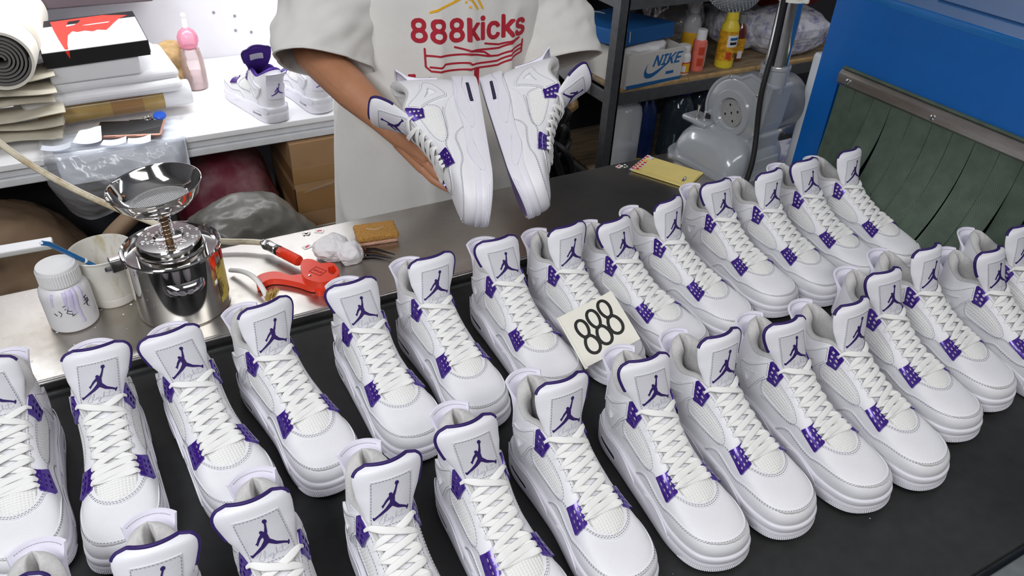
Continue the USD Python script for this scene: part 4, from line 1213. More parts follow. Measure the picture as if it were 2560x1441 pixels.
# ---------------------------------------------------------------- tools on the steel strip
ZS = .0202
pot = thing("solvent_can", "polished steel pump can with a round dish on a spring post", "pump can", b(.030, 1.272, ZS))
R_, Hp = .080, .128
obj("can_body", lathe([(0, 0), (R_ - .003, 0), (R_, .003), (R_, Hp - .006), (R_ + .0035, Hp - .004), (R_ + .0042, Hp), (R_ + .002, Hp + .0022), (R_ - .001, Hp), (R_ - .002, Hp - .010), (R_ - .006, Hp - .012), (.058, Hp - .012), (0, Hp - .012)], 96), "chrome", pot, smooth=35)
lid = obj("lid", lathe([(.0585, Hp - .012), (.0585, Hp - .003), (.0575, Hp), (.0555, Hp + .001), (.0545, Hp + .003), (.0535, Hp + .014), (.0515, Hp + .0165), (.026, Hp + .0165), (.022, Hp + .013), (.014, Hp + .0115), (0, Hp + .0115)], 80), "chrome", pot, smooth=30)
dr = []
rng = random.Random(8)
for i in range(38):
    a, r, s_ = rng.uniform(0, 6.28), rng.uniform(.026, .050), rng.uniform(.0012, .0046)
    dr.append(T(lathe([(0, .55), (.5, .47), (.85, .25), (1, 0)], 12), (r * math.cos(a), r * math.sin(a), Hp + .0164), scale=(s_, s_, s_)))
obj("liquid_drops", J(dr), "water_drop", lid, smooth=True, kind="stuff")
obj("post", lathe([(.0062, Hp + .010), (.0066, Hp + .075), (0, Hp + .075)], 20), "rust_brown", pot)
th = np.linspace(0, 2 * np.pi * 6.5, 180)
obj("spring", tube(np.stack([.0105 * np.cos(th), .0105 * np.sin(th), Hp + .014 + .054 * th / th[-1]], 1), .0008, 6), "chrome", pot, smooth=60)
bowl_parent = pot
tilt = trimesh.transformations.rotation_matrix(np.radians(-5), (0, 1, 0))
bo = lathe([(.012, .0), (.030, .002), (.052, .012), (.067, .027), (.0745, .044), (.0765, .0465), (.0772, .0485), (.0758, .0492), (.0735, .046), (.066, .030), (.056, .020), (.048, .0165)], 96)
bo.apply_transform(tilt); bo.apply_translation((.002, 0, Hp + .072))
dish = obj("dish", bo, "chrome", pot, smooth=40)
disc = Point(0, 0).buffer(.0500, 48)
hs = []
for i in range(-16, 17):
    for j in range(-18, 19):
        x, y = (i + .5 * (j % 2)) * .0040, j * .0035
        if x * x + y * y < .0455 ** 2:
            hs.append(Point(x, y).buffer(.00125, 2))
pl = extrude(disc.difference(shapely.union_all(hs)), .0008)
pl.apply_transform(tilt); pl.apply_translation((.002, 0, Hp + .072 + .0165))
obj("perforated_plate", pl, "grey_mesh", dish, smooth=False)
under = lathe([(.0470, .0), (0, .0)], 40)
under.apply_transform(tilt); under.apply_translation((.002, 0, Hp + .072 + .0150))
obj("plate_underside", J(under, T(under, (0, 0, -.0002))), "hole_black", dish)
hd = np.array([(math.cos(a) * R_, math.sin(a) * R_) for a in np.radians(np.linspace(-112, -62, 16))])
sh_ = np.sin(np.linspace(0, np.pi, 16)) ** .5
v = np.stack([np.column_stack([hd, np.full(16, .096)]), np.column_stack([hd * (1 + .15 * sh_[:, None]), .090 - .004 * sh_]), np.column_stack([hd * (1 + .13 * sh_[:, None]), .086 - .012 * sh_]), np.column_stack([hd, np.full(16, .080)])], 1)
obj("grip_lug", grid_mesh(v), "chrome", pot, smooth=50)
obj("side_bracket", J(rbox((.022, .020, .026), .003, (-.0905, -.004, Hp - .012), 8), T(lathe([(0, .012), (.004, .012), (.006, .009), (.006, 0), (0, 0)], 8), (-.098, -.008, Hp - .018), -90, (0, 1, 0))), "chrome_worn", pot)
lab = np.array([(math.cos(a) * (R_ + .0005), math.sin(a) * (R_ + .0005)) for a in np.radians(np.linspace(-42, 20, 20))])
obj("paper_label", grid_mesh(np.stack([np.column_stack([lab, np.full(20, z)]) for z in (.020, .060, .098)], 1)), "tin_label", pot, smooth=60, label="torn yellow paper label on the can")
obj("red_label_band", grid_mesh(np.stack([np.column_stack([lab * 1.004, np.full(20, z)]) for z in (.094, .116)], 1)[6:]), "ink_red", pot, smooth=60)

cup = thing("plastic_cup", "white plastic cup streaked with yellowed paint left of the steel can", "cup", b(-.083, 1.352, ZS))
obj("cup_body", lathe([(0, 0), (.040, 0), (.0425, .003), (.0435, .017), (.0428, .018), (.0435, .020), (.0525, .098), (.0535, .100), (.0545, .103), (.0525, .104), (.0505, .099), (.0415, .018), (.038, .005), (0, .004)], 64), "cup_stained", cup, smooth=40)
obj("paint_film", lathe([(0, .0105), (.0395, .0105), (.0400, .0112), (0, .0125)], 40), "paint_lavender", cup)
stick = thing("blue_stick", "thin blue brush handle leaning in the stained white cup", "brush handle")
obj("handle", tube(np.array([b(-.158, 1.292, .190), b(-.150, 1.296, .1842), b(-.060, 1.345, .055)]), [.0042, .0042, .0036], 12), "blue_stick", stick)
obj("handle_cap", T(lathe([(0, .002), (.003, .002), (.0042, 0), (0, 0)], 12), b(-.158, 1.292, .190)), "sheet_blue", stick)
obj("paint_dab", T(trimesh.creation.icosphere(2, .004), b(-.098, 1.323, .110), scale=(1.3, 1, .7)) if False else T(trimesh.creation.icosphere(2, .0045), b(-.1085, 1.3185, .1255)), "white_plastic", stick)

bt = thing("paint_bottle", "white round bottle with ink marks and dripped lavender paint", "bottle", b(-.152, 1.302, ZS))
obj("bottle_body", lathe([(0, 0), (.036, 0), (.0395, .003), (.0402, .008), (.0402, .066), (.0390, .076), (.0345, .083), (.0285, .087), (.0275, .090), (0, .090)], 64), "bottle_stained", bt, smooth=40)
cp = lathe([(.0300, .088), (.0325, .089), (.0325, .117), (.0305, .1205), (.010, .1215), (0, .1213)], 72)
obj("cap", cp, "white_plastic", bt, smooth=40)
rg = []
for i in range(48):
    a = i * 2 * np.pi / 48
    rg.append(T(rbox((.0016, .0022, .024), .0005), (.0327, 0, .103)).apply_transform(trimesh.transformations.rotation_matrix(a, (0, 0, 1))))
obj("cap_ribs", J(rg), "white_plastic", bt, kind="stuff")
def on_bottle(q, off):
    """q: (angle in degrees, height)"""
    a = np.radians(q[:, 0]); r = np.interp(q[:, 1], [0, .008, .066, .076, .083, .087], [.0395, .0402, .0402, .0390, .0345, .0285]) + off
    return np.stack([r * np.cos(a), r * np.sin(a), q[:, 1]], 1)
dp = []
for a0, top, bot, w in ((-78, .084, .040, 4.5), (-66, .085, .018, 3.2), (-90, .083, .052, 3.2), (-120, .082, .060, 2.6), (-50, .084, .055, 2.4)):
    n = 18
    z = np.linspace(top, bot, n)
    dp.append(tube(on_bottle(np.column_stack([a0 + 1.5 * np.sin(z * 90), z]), np.full(n, .0002)), np.interp(np.linspace(0, 1, n), [0, .85, 1], [w * .0011, w * .0007, w * .0010]), 8, flat=.35))
obj("paint_drips", J(dp), "paint_lavender", bt, smooth=60)
ink = []
for stroke in ([(-100, .058), (-92, .060)], [(-98, .052), (-88, .055), (-96, .044), (-84, .040)], [(-112, .050), (-106, .044), (-112, .038)], [(-92, .048), (-82, .046), (-86, .036), (-76, .040)], [(-84, .058), (-80, .050)], [(-50, .062), (-40, .064)], [(-52, .056), (-38, .058), (-46, .046), (-40, .040)], [(-46, .064), (-44, .044)], [(-54, .050), (-36, .052)], [(-124, .045), (-118, .040)]):
    s_ = resample(np.array(stroke) * (.0007, 1), .002) / (.0007, 1)
    ink.append(tube(on_bottle(s_, np.full(len(s_), .0001)), .0011, 6, flat=.4))
obj("ink_writing", J(ink), "ink_black", bt, smooth=60, label="handwritten black ink characters")

# air hose, fitting and red air gun
hz = thing("air_hose", "stained clear air hose looping from the upper left to the red air gun", "hose")
hp = spline([b(-.75, 1.75, 2.14), b(-.60, 1.69, 1.35), b(-.40, 1.60, .74), (-.278, 1.55, BELT + .475), (-.205, 1.52, BELT + .300), (-.115, 1.50, BELT + .190), (-.010, 1.475, BELT + .108), (.070, 1.455, BELT + .060), (.130, 1.432, BELT + .0405), (.180, 1.408, BELT + .040), (.2035, 1.392, BELT + .0405)], 120)
obj("hose_tube", tube(hp, .0062, 14), "hose_plastic", hz, smooth=60)
ag = thing("air_gun", "bright red plastic air blow gun lying on the steel strip", "air gun")
d_ = np.array([.2625 - .203, 1.272 - 1.392]); d_ /= np.linalg.norm(d_)
ang = math.degrees(math.atan2(d_[1], d_[0]))
def gun(m):
    return T(m, b(.203, 1.392, .0405), ang)
rot_y = lambda m: T(m, rot=90, axis=(0, 1, 0))
obj("hose_nut", gun(rot_y(J(lathe([(.0055, 0), (.0085, 0), (.0092, .004), (.0075, .008)], 24), lathe([(.0065, .008), (.0108, .008), (.0112, .010), (.0112, .018), (.0108, .020), (.0065, .020)], 6)))), "brass_steel", ag, smooth=25)
obj("quick_coupler", gun(rot_y(lathe([(.006, .020), (.0102, .020), (.0106, .023), (.0100, .026), (.0106, .029), (.0106, .040), (.0092, .042), (.0092, .047), (0, .047)], 28))), "brass_steel", ag, smooth=25)
obj("coupler_ring", gun(rot_y(lathe([(.0085, .044), (.0108, .0445), (.0108, .050), (.0085, .0505)], 24))), "cable_black", ag)
hn = lathe([(0, .050), (.0105, .050), (.0112, .052), (.0112, .063), (.0105, .064)], 6)
obj("handle", gun(J(rot_y(hn), rot_y(lathe([(.0098, .063)] + [(r, .066 + i * .0036 + o) for i in range(11) for r, o in ((.0098, 0), (.0110, .0006), (.0110, .0022), (.0098, .0028))] + [(.010, .108), (0, .108)], 28)))), "red_plastic", ag, smooth=30)
# body, lever and nozzle hook lie flat: drawn in plan and extruded
def plan(pts, z0, h, m, name, hole=None, label=None):
    poly = smooth_poly(pts, 90)
    if hole is not None:
        poly = poly.difference(hole)
    k = extrude(poly.buffer(-.001).buffer(.001), h, b(0, 0, z0))
    return obj(name, k, m, ag, smooth=30, label=label)
plan([(.2585, 1.283), (.2774, 1.2704), (.2831, 1.2574), (.3033, 1.2503), (.3083, 1.2377), (.306, 1.2103), (.2927, 1.1959), (.28, 1.1916), (.2635, 1.1945), (.2521, 1.2044), (.2431, 1.2194), (.2420, 1.239), (.2475, 1.268)], .030, .020, "red_plastic", "body", Polygon([(.2934, 1.2355), (.3035, 1.2370), (.3025, 1.2187), (.2944, 1.2089), (.2891, 1.2181)]).buffer(.001))
plan([(.1607, 1.273), (.1672, 1.2858), (.1851, 1.2909), (.2078, 1.2829), (.2269, 1.2612), (.2467, 1.2574), (.2589, 1.2417), (.2694, 1.2202), (.2674, 1.2081), (.2567, 1.2053), (.2374, 1.224), (.2152, 1.2479), (.1945, 1.2626), (.1764, 1.263), (.1605, 1.2532)], .022, .013, "red_plastic", "trigger_lever")
plan([(.2719, 1.2173), (.2882, 1.2158), (.2795, 1.2081), (.2724, 1.1948), (.2609, 1.1909), (.255, 1.1974), (.2571, 1.2072), (.2654, 1.2026), (.2699, 1.2081)], .020, .012, "red_plastic", "nozzle_tip")
fr_ = shapely.box(-.014, -.010, .014, .010).difference(shapely.box(-.0128, -.0088, .0128, .0088))
obj("label_frame", extrude(shapely.affinity.translate(shapely.affinity.rotate(fr_, -58), .271, 1.2315), .0012, b(0, 0, .0495)), "red_dark", ag)
tx = meshkit.text_mesh("BEILEI", .0045, .0010)
tx.vertices[:, :2] -= tx.bounds.mean(0)[:2]
obj("moulded_text", T(T(tx, rot=-58), b(.271, 1.2315, .0495)), "red_dark", ag)
obj("pivot_pin", T(lathe([(0, .0025), (.003, .002), (.0035, 0), (0, 0)], 16), b(.2529, 1.2228, .0495)), "chrome", ag)
# ball of tissue, snips, sponge
tsu = blob((.066, .058, .046), b(.322, 1.312, ZS), 33, .016, 28, 2.2, 5)
tb = thing("tissue_ball", "crumpled white tissue behind the red air gun", "tissue")
obj("crumpled_sheet", tsu, "tissue", tb, smooth=40)
obj("folded_corner", blob((.046, .040, .042), b(.352, 1.278, ZS), 35, .014, 30, 2.0, 4, rz=30), "tissue", tb, smooth=40)
sn = thing("thread_snips", "dark thread snips with maroon handles beside the tissue", "snips")
def blade(p0, p1, p2, w0, w1, z):
    a, c, d = np.array(p0), np.array(p1), np.array(p2)
    n1 = np.array([-(c - a)[1], (c - a)[0]]) / np.linalg.norm(c - a)
    return extrude(Polygon([a + n1 * w0, c + n1 * w1, d, c - n1 * w1 * .5, a - n1 * w0]), .0025, b(0, 0, z))
obj("handle", blade((.345, 1.333), (.400, 1.302), (.406, 1.298), .0035, .0048, .0225), "handle_maroon", sn)
obj("handle", blade((.340, 1.302), (.384, 1.284), (.392, 1.281), .0035, .0048, .0225), "handle_maroon", sn)
obj("blade", blade((.392, 1.306), (.408, 1.297), (.439, 1.262), .0040, .0058, .0240), "blade_dark", sn)
obj("blade", blade((.380, 1.285), (.398, 1.277), (.428, 1.252), .0040, .0058, .0225), "blade_dark", sn)
for x, y in ((.391, 1.306), (.398, 1.302), (.376, 1.286), (.383, 1.283)):
    obj("rivet", T(lathe([(0, .0014), (.0016, .001), (.002, 0), (0, 0)], 12), b(x, y, .0252)), "chrome", sn)
spg = thing("sponge_block", "worn brown and pink rubber sponge block on the steel strip", "sponge", b(.429, 1.347, ZS), -8)
def sponge(sz, z, seed):
    m = rbox(sz, .004, (0, 0, z), seg=2)
    for _ in range(4):
        m = m.subdivide()
    c = m.vertices - (0, 0, z)
    m.vertices += c / (np.linalg.norm(c, axis=1, keepdims=True) + 1e-9) * ((meshkit.fbm(m.vertices * 260, 3, seed) - .5) * .0028)[:, None]
    m.vertices[:, 2] = np.maximum(m.vertices[:, 2], .0002)
    return m
obj("brown_layer", sponge((.088, .060, .013), .0165, 3), "sponge_brown", spg, smooth=True)
obj("pink_layer", sponge((.084, .056, .010), .0050, 5), "sponge_pink", spg, smooth=True)
obj("loose_thread", tube(spline([(-.020, .004, .0242), (-.008, -.003, .0248), (.006, -.004, .0248), (.018, .004, .0242)], 24), .0004, 5), "white_plastic", spg)
# small white brush behind the can
wbh = thing("cleaning_brush", "white handled brush with tan bristles behind the second pair of sneakers", "brush")
obj("brush_handle", tube(spline([b(.125, 1.335, .030), b(.143, 1.305, .040), b(.158, 1.268, .044), b(.1655, 1.228, .038), b(.1665, 1.212, .034)], 40), .0052, 12, flat=.8), "white_plastic", wbh, smooth=60)
br = []
rng = random.Random(4)
for i in range(60):
    x, y = .170 + rng.uniform(-.008, .010), 1.207 + rng.uniform(-.006, .006)
    br.append(tube(np.array([b(x, y, .030), b(x + rng.uniform(.002, .012), y + rng.uniform(-.004, .004), .048)]), .0006, 4))
obj("bristles", J(br), "bristle_tan", wbh, kind="stuff")
# price card held between the sneakers
cd = thing("number_card", "cream paper card with a hand drawn black 888 between the sneakers", "card", matrix=None, loc=(0, 0, 0))
c0, c1, c2, c3 = [np.array(b(*p)) for p in ((.581, .853, .100), (.680, .847, .129), (.683, .756, .088), (.584, .762, .059))]
ex, ey = (c1 - c0), (c0 - c3)
SX, SY = np.linalg.norm(ex), np.linalg.norm(ey)
ex /= SX; ey /= SY
nz_ = np.cross(ex, ey)
def card_at(q, off):
    """card coordinates: x right, y up from the lower left corner"""
    curl = .0030 * np.clip((q[:, 0] / SX - .8) / .2, 0, 1) ** 2 + .0015 * np.sin(q[:, 1] / SY * 3)
    return c3 + q[:, :1] * ex + q[:, 1:] * ey + (np.asarray(off) + curl)[:, None] * nz_
obj("card_sheet", slab(shapely.box(0, 0, SX, SY), .006, card_at, .0012, -.0002), "paper_cream", cd, smooth=30)
obj("folded_back", slab(shapely.box(-.0035, -.002, .002, SY + .001), .006, card_at, -.0004, -.0035), "paper_cream", cd, smooth=30)
dg = []
for k, (cx, cy, h_) in enumerate(((.027, .046, .062), (.0525, .052, .065), (.078, .059, .064))):
    a = np.linspace(0, 2 * np.pi, 80)[:-1]
    for sg, w in ((1, .0108), (-1, .0128)):
        yv = .27 * h_ * (1 - np.cos(a)) * .98 - .012 * h_
        L_ = np.stack([cx - sg * .0010 + w * np.sin(a) * (.78 + .22 * yv / (.54 * h_)), cy + sg * yv], 1)
        dg.append(LineString(np.vstack([L_, L_[:1]])).buffer(.0026, 6))
obj("handwritten_888", slab(shapely.union_all(dg), .0025, card_at, .0017, .0008), "ink_black", cd, smooth=30, label="thick black handwritten 888")

# ---------------------------------------------------------------- the two sneakers held up by the person
def held(R3, t):
    M = np.eye(4); M[:3, :3] = R3; M[:3, 3] = np.array(t) + (0, 0, BELT)
    return M
RL = np.array([[-0.2575, -0.1638, -0.9523], [-0.826, -0.474, 0.3049], [-0.5013, 0.8652, -0.0132]])
RR = np.array([[-0.1416, 0.4025, 0.9044], [-0.8694, 0.3863, -0.3081], [-0.4733, -0.8299, 0.2952]])
TL, TR = (0.612, 1.2546, 0.3723), (0.6300, 1.2690, 0.3609)
copy_of(left_shoe, "white sneaker held up by the person, tongue pointing to the forearm", matrix=held(RL, TL), group="pair of sneakers held in the hands", name="sneaker")
copy_of(right_shoe, "white sneaker held up by the person, tongue pointing to the grey shelf", matrix=held(RR, TR), group="pair of sneakers held in the hands", name="sneaker")

# ---------------------------------------------------------------- the person
pe = thing("person", "person in a white printed T-shirt holding a pair of sneakers sole to sole", "person")
def hull_chain(js):
    """js: list of ((x, y, z), r, ...) -> manifold of hulled spheres along the chain"""
    out = []
    for (p, r), (q, s_) in zip(js, js[1:]):
        out.append(manifold3d.Manifold.batch_hull([manifold3d.Manifold.sphere(r, 24).translate(tuple(p)), manifold3d.Manifold.sphere(s_, 24).translate(tuple(q))]))
    return out
PX, PY = .705, 1.665
def hand_chain(W, K, finger_dir, palm_n, side, curl, tips=None):
    """a hand: W wrist, K knuckle centre, finger_dir, palm normal (towards what is held), side = direction of the thumb"""
    W, K = np.array(W, float), np.array(K, float)
    f = np.array(finger_dir, float); f /= np.linalg.norm(f)
    n = np.array(palm_n, float); n -= f * (n @ f); n /= np.linalg.norm(n)
    s_ = np.array(side, float); s_ -= f * (s_ @ f) + n * (s_ @ n); s_ /= np.linalg.norm(s_)
    out = []
    for k, o in enumerate((.031, .011, -.010, -.029)):
        base = K + s_ * o
        out += hull_chain([(W + s_ * o * .55, .0165), (base, .0115)])
        Ls = ((.040, .024, .019), (.044, .028, .021), (.041, .026, .020), (.033, .021, .018))[k]
        p, d = base, f.copy()
        js = [(p, .0098)]
        for j, L_ in enumerate(Ls):
            a = curl * (0.45, 1.0, .75)[j]
            d = d * math.cos(a) + n * math.sin(a)
            nn = np.cross(np.cross(d, n), d)
            n2 = n * math.cos(a) - f * math.sin(a)
            p = p + d * L_
            js.append((p, (.0090, .0082, .0068)[j]))
        out += hull_chain(js)
    th0 = W + (K - W) * .25 + s_ * .024
    out += hull_chain([(W + (K - W) * .1, .016), (th0, .0155), (th0 + f * .030 + s_ * .022 + n * .012, .0115), (th0 + f * .058 + s_ * .024 + n * .030, .0095), (th0 + f * .080 + s_ * .016 + n * .040, .0075)])
    out += hull_chain([(W, .023), (K, .0125)])
    return out
B_ = lambda *p: np.array(b(*p))
parts = []
# trunk, neck, head
parts += hull_chain([((PX, PY, BELT + .16), .135), ((PX, PY + .01, BELT + .42), .135), ((PX, PY + .015, BELT + .60), .060), ((PX, PY - .005, BELT + .70), .055)])
parts += hull_chain([((PX - .13, PY + .01, BELT + .495), .050), ((PX + .13, PY + .01, BELT + .495), .050)])
parts += hull_chain([((PX - .07, PY, BELT + .16), .12), ((PX - .09, PY + .01, BELT - .02), .135)])
parts += hull_chain([((PX + .07, PY, BELT + .16), .12), ((PX + .09, PY + .01, BELT - .02), .135)])
parts += hull_chain([((PX, PY - .045, BELT + .725), .052), ((PX, PY - .02, BELT + .80), .082), ((PX, PY + .005, BELT + .815), .088)])
parts += hull_chain([((PX, PY - .105, BELT + .775), .010), ((PX, PY - .098, BELT + .81), .007)])
for sx_ in (-1, 1):
    parts += hull_chain([((PX + sx_ * .085, PY - .005, BELT + .775), .012), ((PX + sx_ * .090, PY + .005, BELT + .80), .013)])
    hip = (PX + sx_ * .095, PY + .01, BELT - .02)
    knee = (PX + sx_ * .10, PY - .01, .46)
    parts += hull_chain([(hip, .095), (knee, .062), ((PX + sx_ * .10, PY + .03, .085), .042)])
    parts += hull_chain([((PX + sx_ * .10, PY + .04, .045), .038), ((PX + sx_ * .115, PY - .13, .03), .030)])
# arm on the image's left
SL, EL, WL = B_(.530, 1.66, .485), B_(.400, 1.590, .345), B_(.494, 1.340, .246)
parts += hull_chain([(SL, .055), ((SL + EL) / 2, .048), (EL, .041), (EL * .55 + WL * .45, .040), (EL * .2 + WL * .8, .029), (WL, .0255)])
KL = B_(.512, 1.258, .232)
parts += hand_chain(WL, KL, (.16, -.92, -.36), (.95, .25, -.05), (0, -.3, 1), .30)
SR, ER, WR = B_(.880, 1.66, .485), B_(.970, 1.645, .262), B_(.800, 1.335, .195)
parts += hull_chain([(SR, .055), ((SR + ER) / 2, .048), (ER, .041), (ER * .55 + WR * .45, .040), (ER * .2 + WR * .8, .029), (WR, .0255)])
KR = B_(.760, 1.245, .188)
parts += hand_chain(WR, KR, (-.45, -.85, -.30), (-.90, .2, .1), (0, -.3, 1), .34)
body = manifold3d.Manifold.batch_boolean(parts, manifold3d.OpType.Add).refine_to_length(.009)
body = tm(body); body.merge_vertices()
trimesh.smoothing.filter_taubin(body, iterations=8)
obj("body", body, "skin", pe, smooth=True)
# face and hair
hair = manifold3d.Manifold.batch_hull([manifold3d.Manifold.sphere(.094, 32).translate((PX, PY + .012, BELT + .825)), manifold3d.Manifold.sphere(.080, 32).translate((PX, PY + .03, BELT + .77))])
hair = hair - manifold3d.Manifold.cube((.3, .2, .2), True).translate((PX, PY - .155, BELT + .745))
obj("hair", T(tm(hair)), "hair_black", pe, smooth=60)
for sx_ in (-1, 1):
    obj("eye", T(lathe([(0, .4), (.8, .25), (1, 0), (0, -.1)], 14), (PX + sx_ * .032, PY - .094, BELT + .805), 90, (1, 0, 0), scale=(.011, .006, .006)), "ink_black", pe)
obj("mouth", rbox((.042, .006, .008), .003, (PX, PY - .093, BELT + .742)), "print_red", pe)
# T-shirt: one loft for the body, two for the sleeves
def shirt_section(z):
    """half width, half depth, centre y of the shirt at height z above the belt"""
    a = np.interp(z, [-.30, -.05, .10, .25, .36, .46, .53, .575, .60], [.290, .278, .262, .245, .240, .236, .222, .165, .085])
    d = np.interp(z, [-.30, -.05, .10, .25, .36, .46, .53, .575, .60], [.185, .178, .166, .160, .158, .150, .128, .105, .078])
    cy = np.interp(z, [-.30, .2, .5, .60], [PY - .002, PY - .005, PY + .0, PY + .0])
    return a, d, cy
def folds(x, y, z):
    p = np.stack([np.asarray(x) * 9, np.asarray(y) * 4, np.asarray(z) * 2.2 + np.asarray(x) * 1.2], -1)
    q = np.stack([np.asarray(x) * 22, np.asarray(y) * 8, np.asarray(z) * 4.5 - np.asarray(x) * 5], -1)
    r = 1 - 2 * np.abs(meshkit.noise(p * 1.3 + 5, 11) - .5)
    return .030 * (meshkit.noise(p, 3) - .5) + .012 * (meshkit.noise(q, 7) - .5) + .012 * r ** 3
def shirt_pt(th, z, off=0.0):
    a, d, cy = shirt_section(z)
    e = .82
    cx, sx2 = np.cos(th), np.sin(th)
    x = PX + a * np.sign(cx) * np.abs(cx) ** e
    y = cy + d * np.sign(sx2) * np.abs(sx2) ** e
    w = np.clip((.56 - z) / .10, .15, 1)
    f = folds(x, y, z) * w + off
    nx, ny = cx / np.maximum(a, .05), sx2 / np.maximum(d, .05)
    L_ = np.sqrt(nx ** 2 + ny ** 2)
    return np.stack([x + f * nx / L_, y + f * ny / L_, z + BELT], -1)
TH, ZZ = np.meshgrid(np.linspace(0, 2 * np.pi, 181)[:-1], np.r_[np.linspace(-.30, .50, 90), np.linspace(.505, .60, 24)], indexing="ij")
outer = grid_mesh(shirt_pt(TH, ZZ), True)
inner = grid_mesh(shirt_pt(TH, ZZ, -.004), True, flip=True)
hem = grid_mesh(np.stack([shirt_pt(TH[:, 0], ZZ[:, 0], -.004), shirt_pt(TH[:, 0], ZZ[:, 0])], 1), True)
ts = obj("t_shirt", J(outer, inner, hem), "shirt_white", pe, smooth=60)
obj("neck_rib", tube(np.array([shirt_pt(np.array(t), np.array(.598)) for t in np.linspace(0, 2 * np.pi, 61)[:-1]]), .007, 8, closed=True), "shirt_white", ts, smooth=60)
def sleeve(S, mid, end, r0, r1, r2, seed, squash=.80):
    ctr = spline([S, mid, end], 46)
    t_, a_, b2 = frames(ctr, up=(0, 1, 0))
    n, k = len(ctr), 72
    ang = np.arange(k) * 2 * np.pi / k
    out = []
    for off in (0, -.004):
        G = np.zeros((k, n, 3))
        for i in range(n):
            f = i / (n - 1)
            r = np.interp(f, [0, .45, 1], [r0, r1, r2])
            dirs = np.cos(ang)[:, None] * a_[i] + squash * np.sin(ang)[:, None] * b2[i]
            p = ctr[i] + r * dirs
            q = np.stack([p[:, 0] * 16 + f * 3, p[:, 1] * 16, p[:, 2] * 20 + seed], 1)
            d = (.028 * (meshkit.noise(q * .8, seed) - .5) + .012 * (meshkit.noise(q * 2.1, seed + 3) - .5)) * np.clip(f * 3, .2, 1)
            G[:, i] = p + dirs * (d + off)[:, None]
        out.append(G)
    A, C = out
    return J(grid_mesh(A, True), grid_mesh(C, True, flip=True), grid_mesh(np.stack([A[:, -1], C[:, -1]], 1), True), tube(A[:, -1][::2], .0028, 5, closed=True))
obj("sleeve", sleeve(B_(.590, 1.665, .488), B_(.470, 1.635, .440), B_(.412, 1.560, .330), .125, .118, .106, 5), "shirt_white", ts, smooth=60)
obj("sleeve", sleeve(B_(.820, 1.665, .488), B_(.930, 1.640, .420), B_(.962, 1.545, .268), .125, .120, .112, 9), "shirt_white", ts, smooth=60)
# print on the chest
def chest(q, off):
    """q: (x from the print's centre, height above the belt)"""
    x, z = q[:, 0], q[:, 1]
    a, d, cy = shirt_section(z)
    e = .82
    c = np.clip(np.abs(x) / a, 0, .98) ** (1 / e) * np.sign(x)
    th = -np.arccos(c)
    return shirt_pt(th, z, np.asarray(off) + .0006)
PC = .722 - PX            # print centre
def chest_poly(poly, nm, m, label=None):
    poly = poly.simplify(.0002)
    return obj(nm, slab(poly, .0028, chest, .0006, -.0020), m, ts, smooth=60, label=label)
def poly_of_text(txt, h, bold=True):
    t = meshkit.text_mesh(txt, h, .001, bold)
    up_ = t.faces[t.face_normals[:, 2] > .9]
    return shapely.union_all([Polygon(t.vertices[f][:, :2]).buffer(1e-6) for f in up_])
tp = poly_of_text("888kicks", .0465)
w_ = tp.bounds[2] - tp.bounds[0]
tp = shapely.affinity.affine_transform(tp, [.262 / w_, 0, -.030, 1.0, PC - .131 - tp.bounds[0] * .262 / w_, .372])
chest_poly(tp.buffer(.0005), "chest_lettering", "print_red", "dark red printed words 888kicks")
def strokes(lines, w):
    return shapely.union_all([LineString(l).buffer(w, 4) for l in lines])
sx0 = PC - .105
shp = strokes([[(sx0, .357), (sx0 + .001, .318), (sx0 + .012, .308), (sx0 + .17, .303), (sx0 + .205, .318), (sx0 + .232, .322), (sx0 + .233, .350)],
               [(sx0 + .001, .342), (sx0 + .10, .339), (sx0 + .145, .327), (sx0 + .17, .325), (sx0 + .205, .336), (sx0 + .232, .340)],
               [(sx0 + .010, .317), (sx0 + .036, .316), (sx0 + .042, .322), (sx0 + .098, .320), (sx0 + .103, .315), (sx0 + .168, .313), (sx0 + .205, .327), (sx0 + .231, .331)],
               [(sx0 + .064, .357), (sx0 + .10, .346), (sx0 + .17, .342), (sx0 + .22, .356)], [(sx0 + .10, .346), (sx0 + .135, .338), (sx0 + .150, .327)], [(sx0 + .135, .357), (sx0 + .17, .350), (sx0 + .222, .357)]], .0020)
chest_poly(shp, "chest_shoe_drawing", "print_red", "dark red printed outline of a shoe sole")
yl = strokes([[(PC - .09, .431), (PC - .045, .448), (PC - .020, .458), (PC - .002, .452), (PC + .012, .432)], [(PC - .036, .452), (PC - .042, .470), (PC - .030, .490)], [(PC - .002, .478), (PC + .012, .455), (PC + .024, .432)]], .0022)
yl = shapely.union_all([yl, Point(PC - .014, .448).buffer(.0028), Point(PC - .006, .438).buffer(.0028)])
chest_poly(yl, "chest_yellow_drawing", "print_yellow", "yellow printed line drawing above the lettering")
chest_poly(shapely.union_all([shapely.box(PC - .142, .255, PC - .126, .302), shapely.box(PC + .004, .255, PC + .018, .302)]), "chest_lower_lettering", "print_red")
# trousers
tr_ = []
for sx_ in (-1, 1):
    tr_ += hull_chain([((PX + sx_ * .085, PY + .01, BELT + .06), .135), ((PX + sx_ * .095, PY + .01, BELT - .10), .115), ((PX + sx_ * .10, PY - .01, .46), .080), ((PX + sx_ * .10, PY + .03, .12), .066)])
trm = tm(manifold3d.Manifold.batch_boolean(tr_, manifold3d.OpType.Add).refine_to_length(.02))
trimesh.smoothing.filter_taubin(trm, iterations=6)
obj("trousers", trm, "trousers_dark", pe, smooth=True)

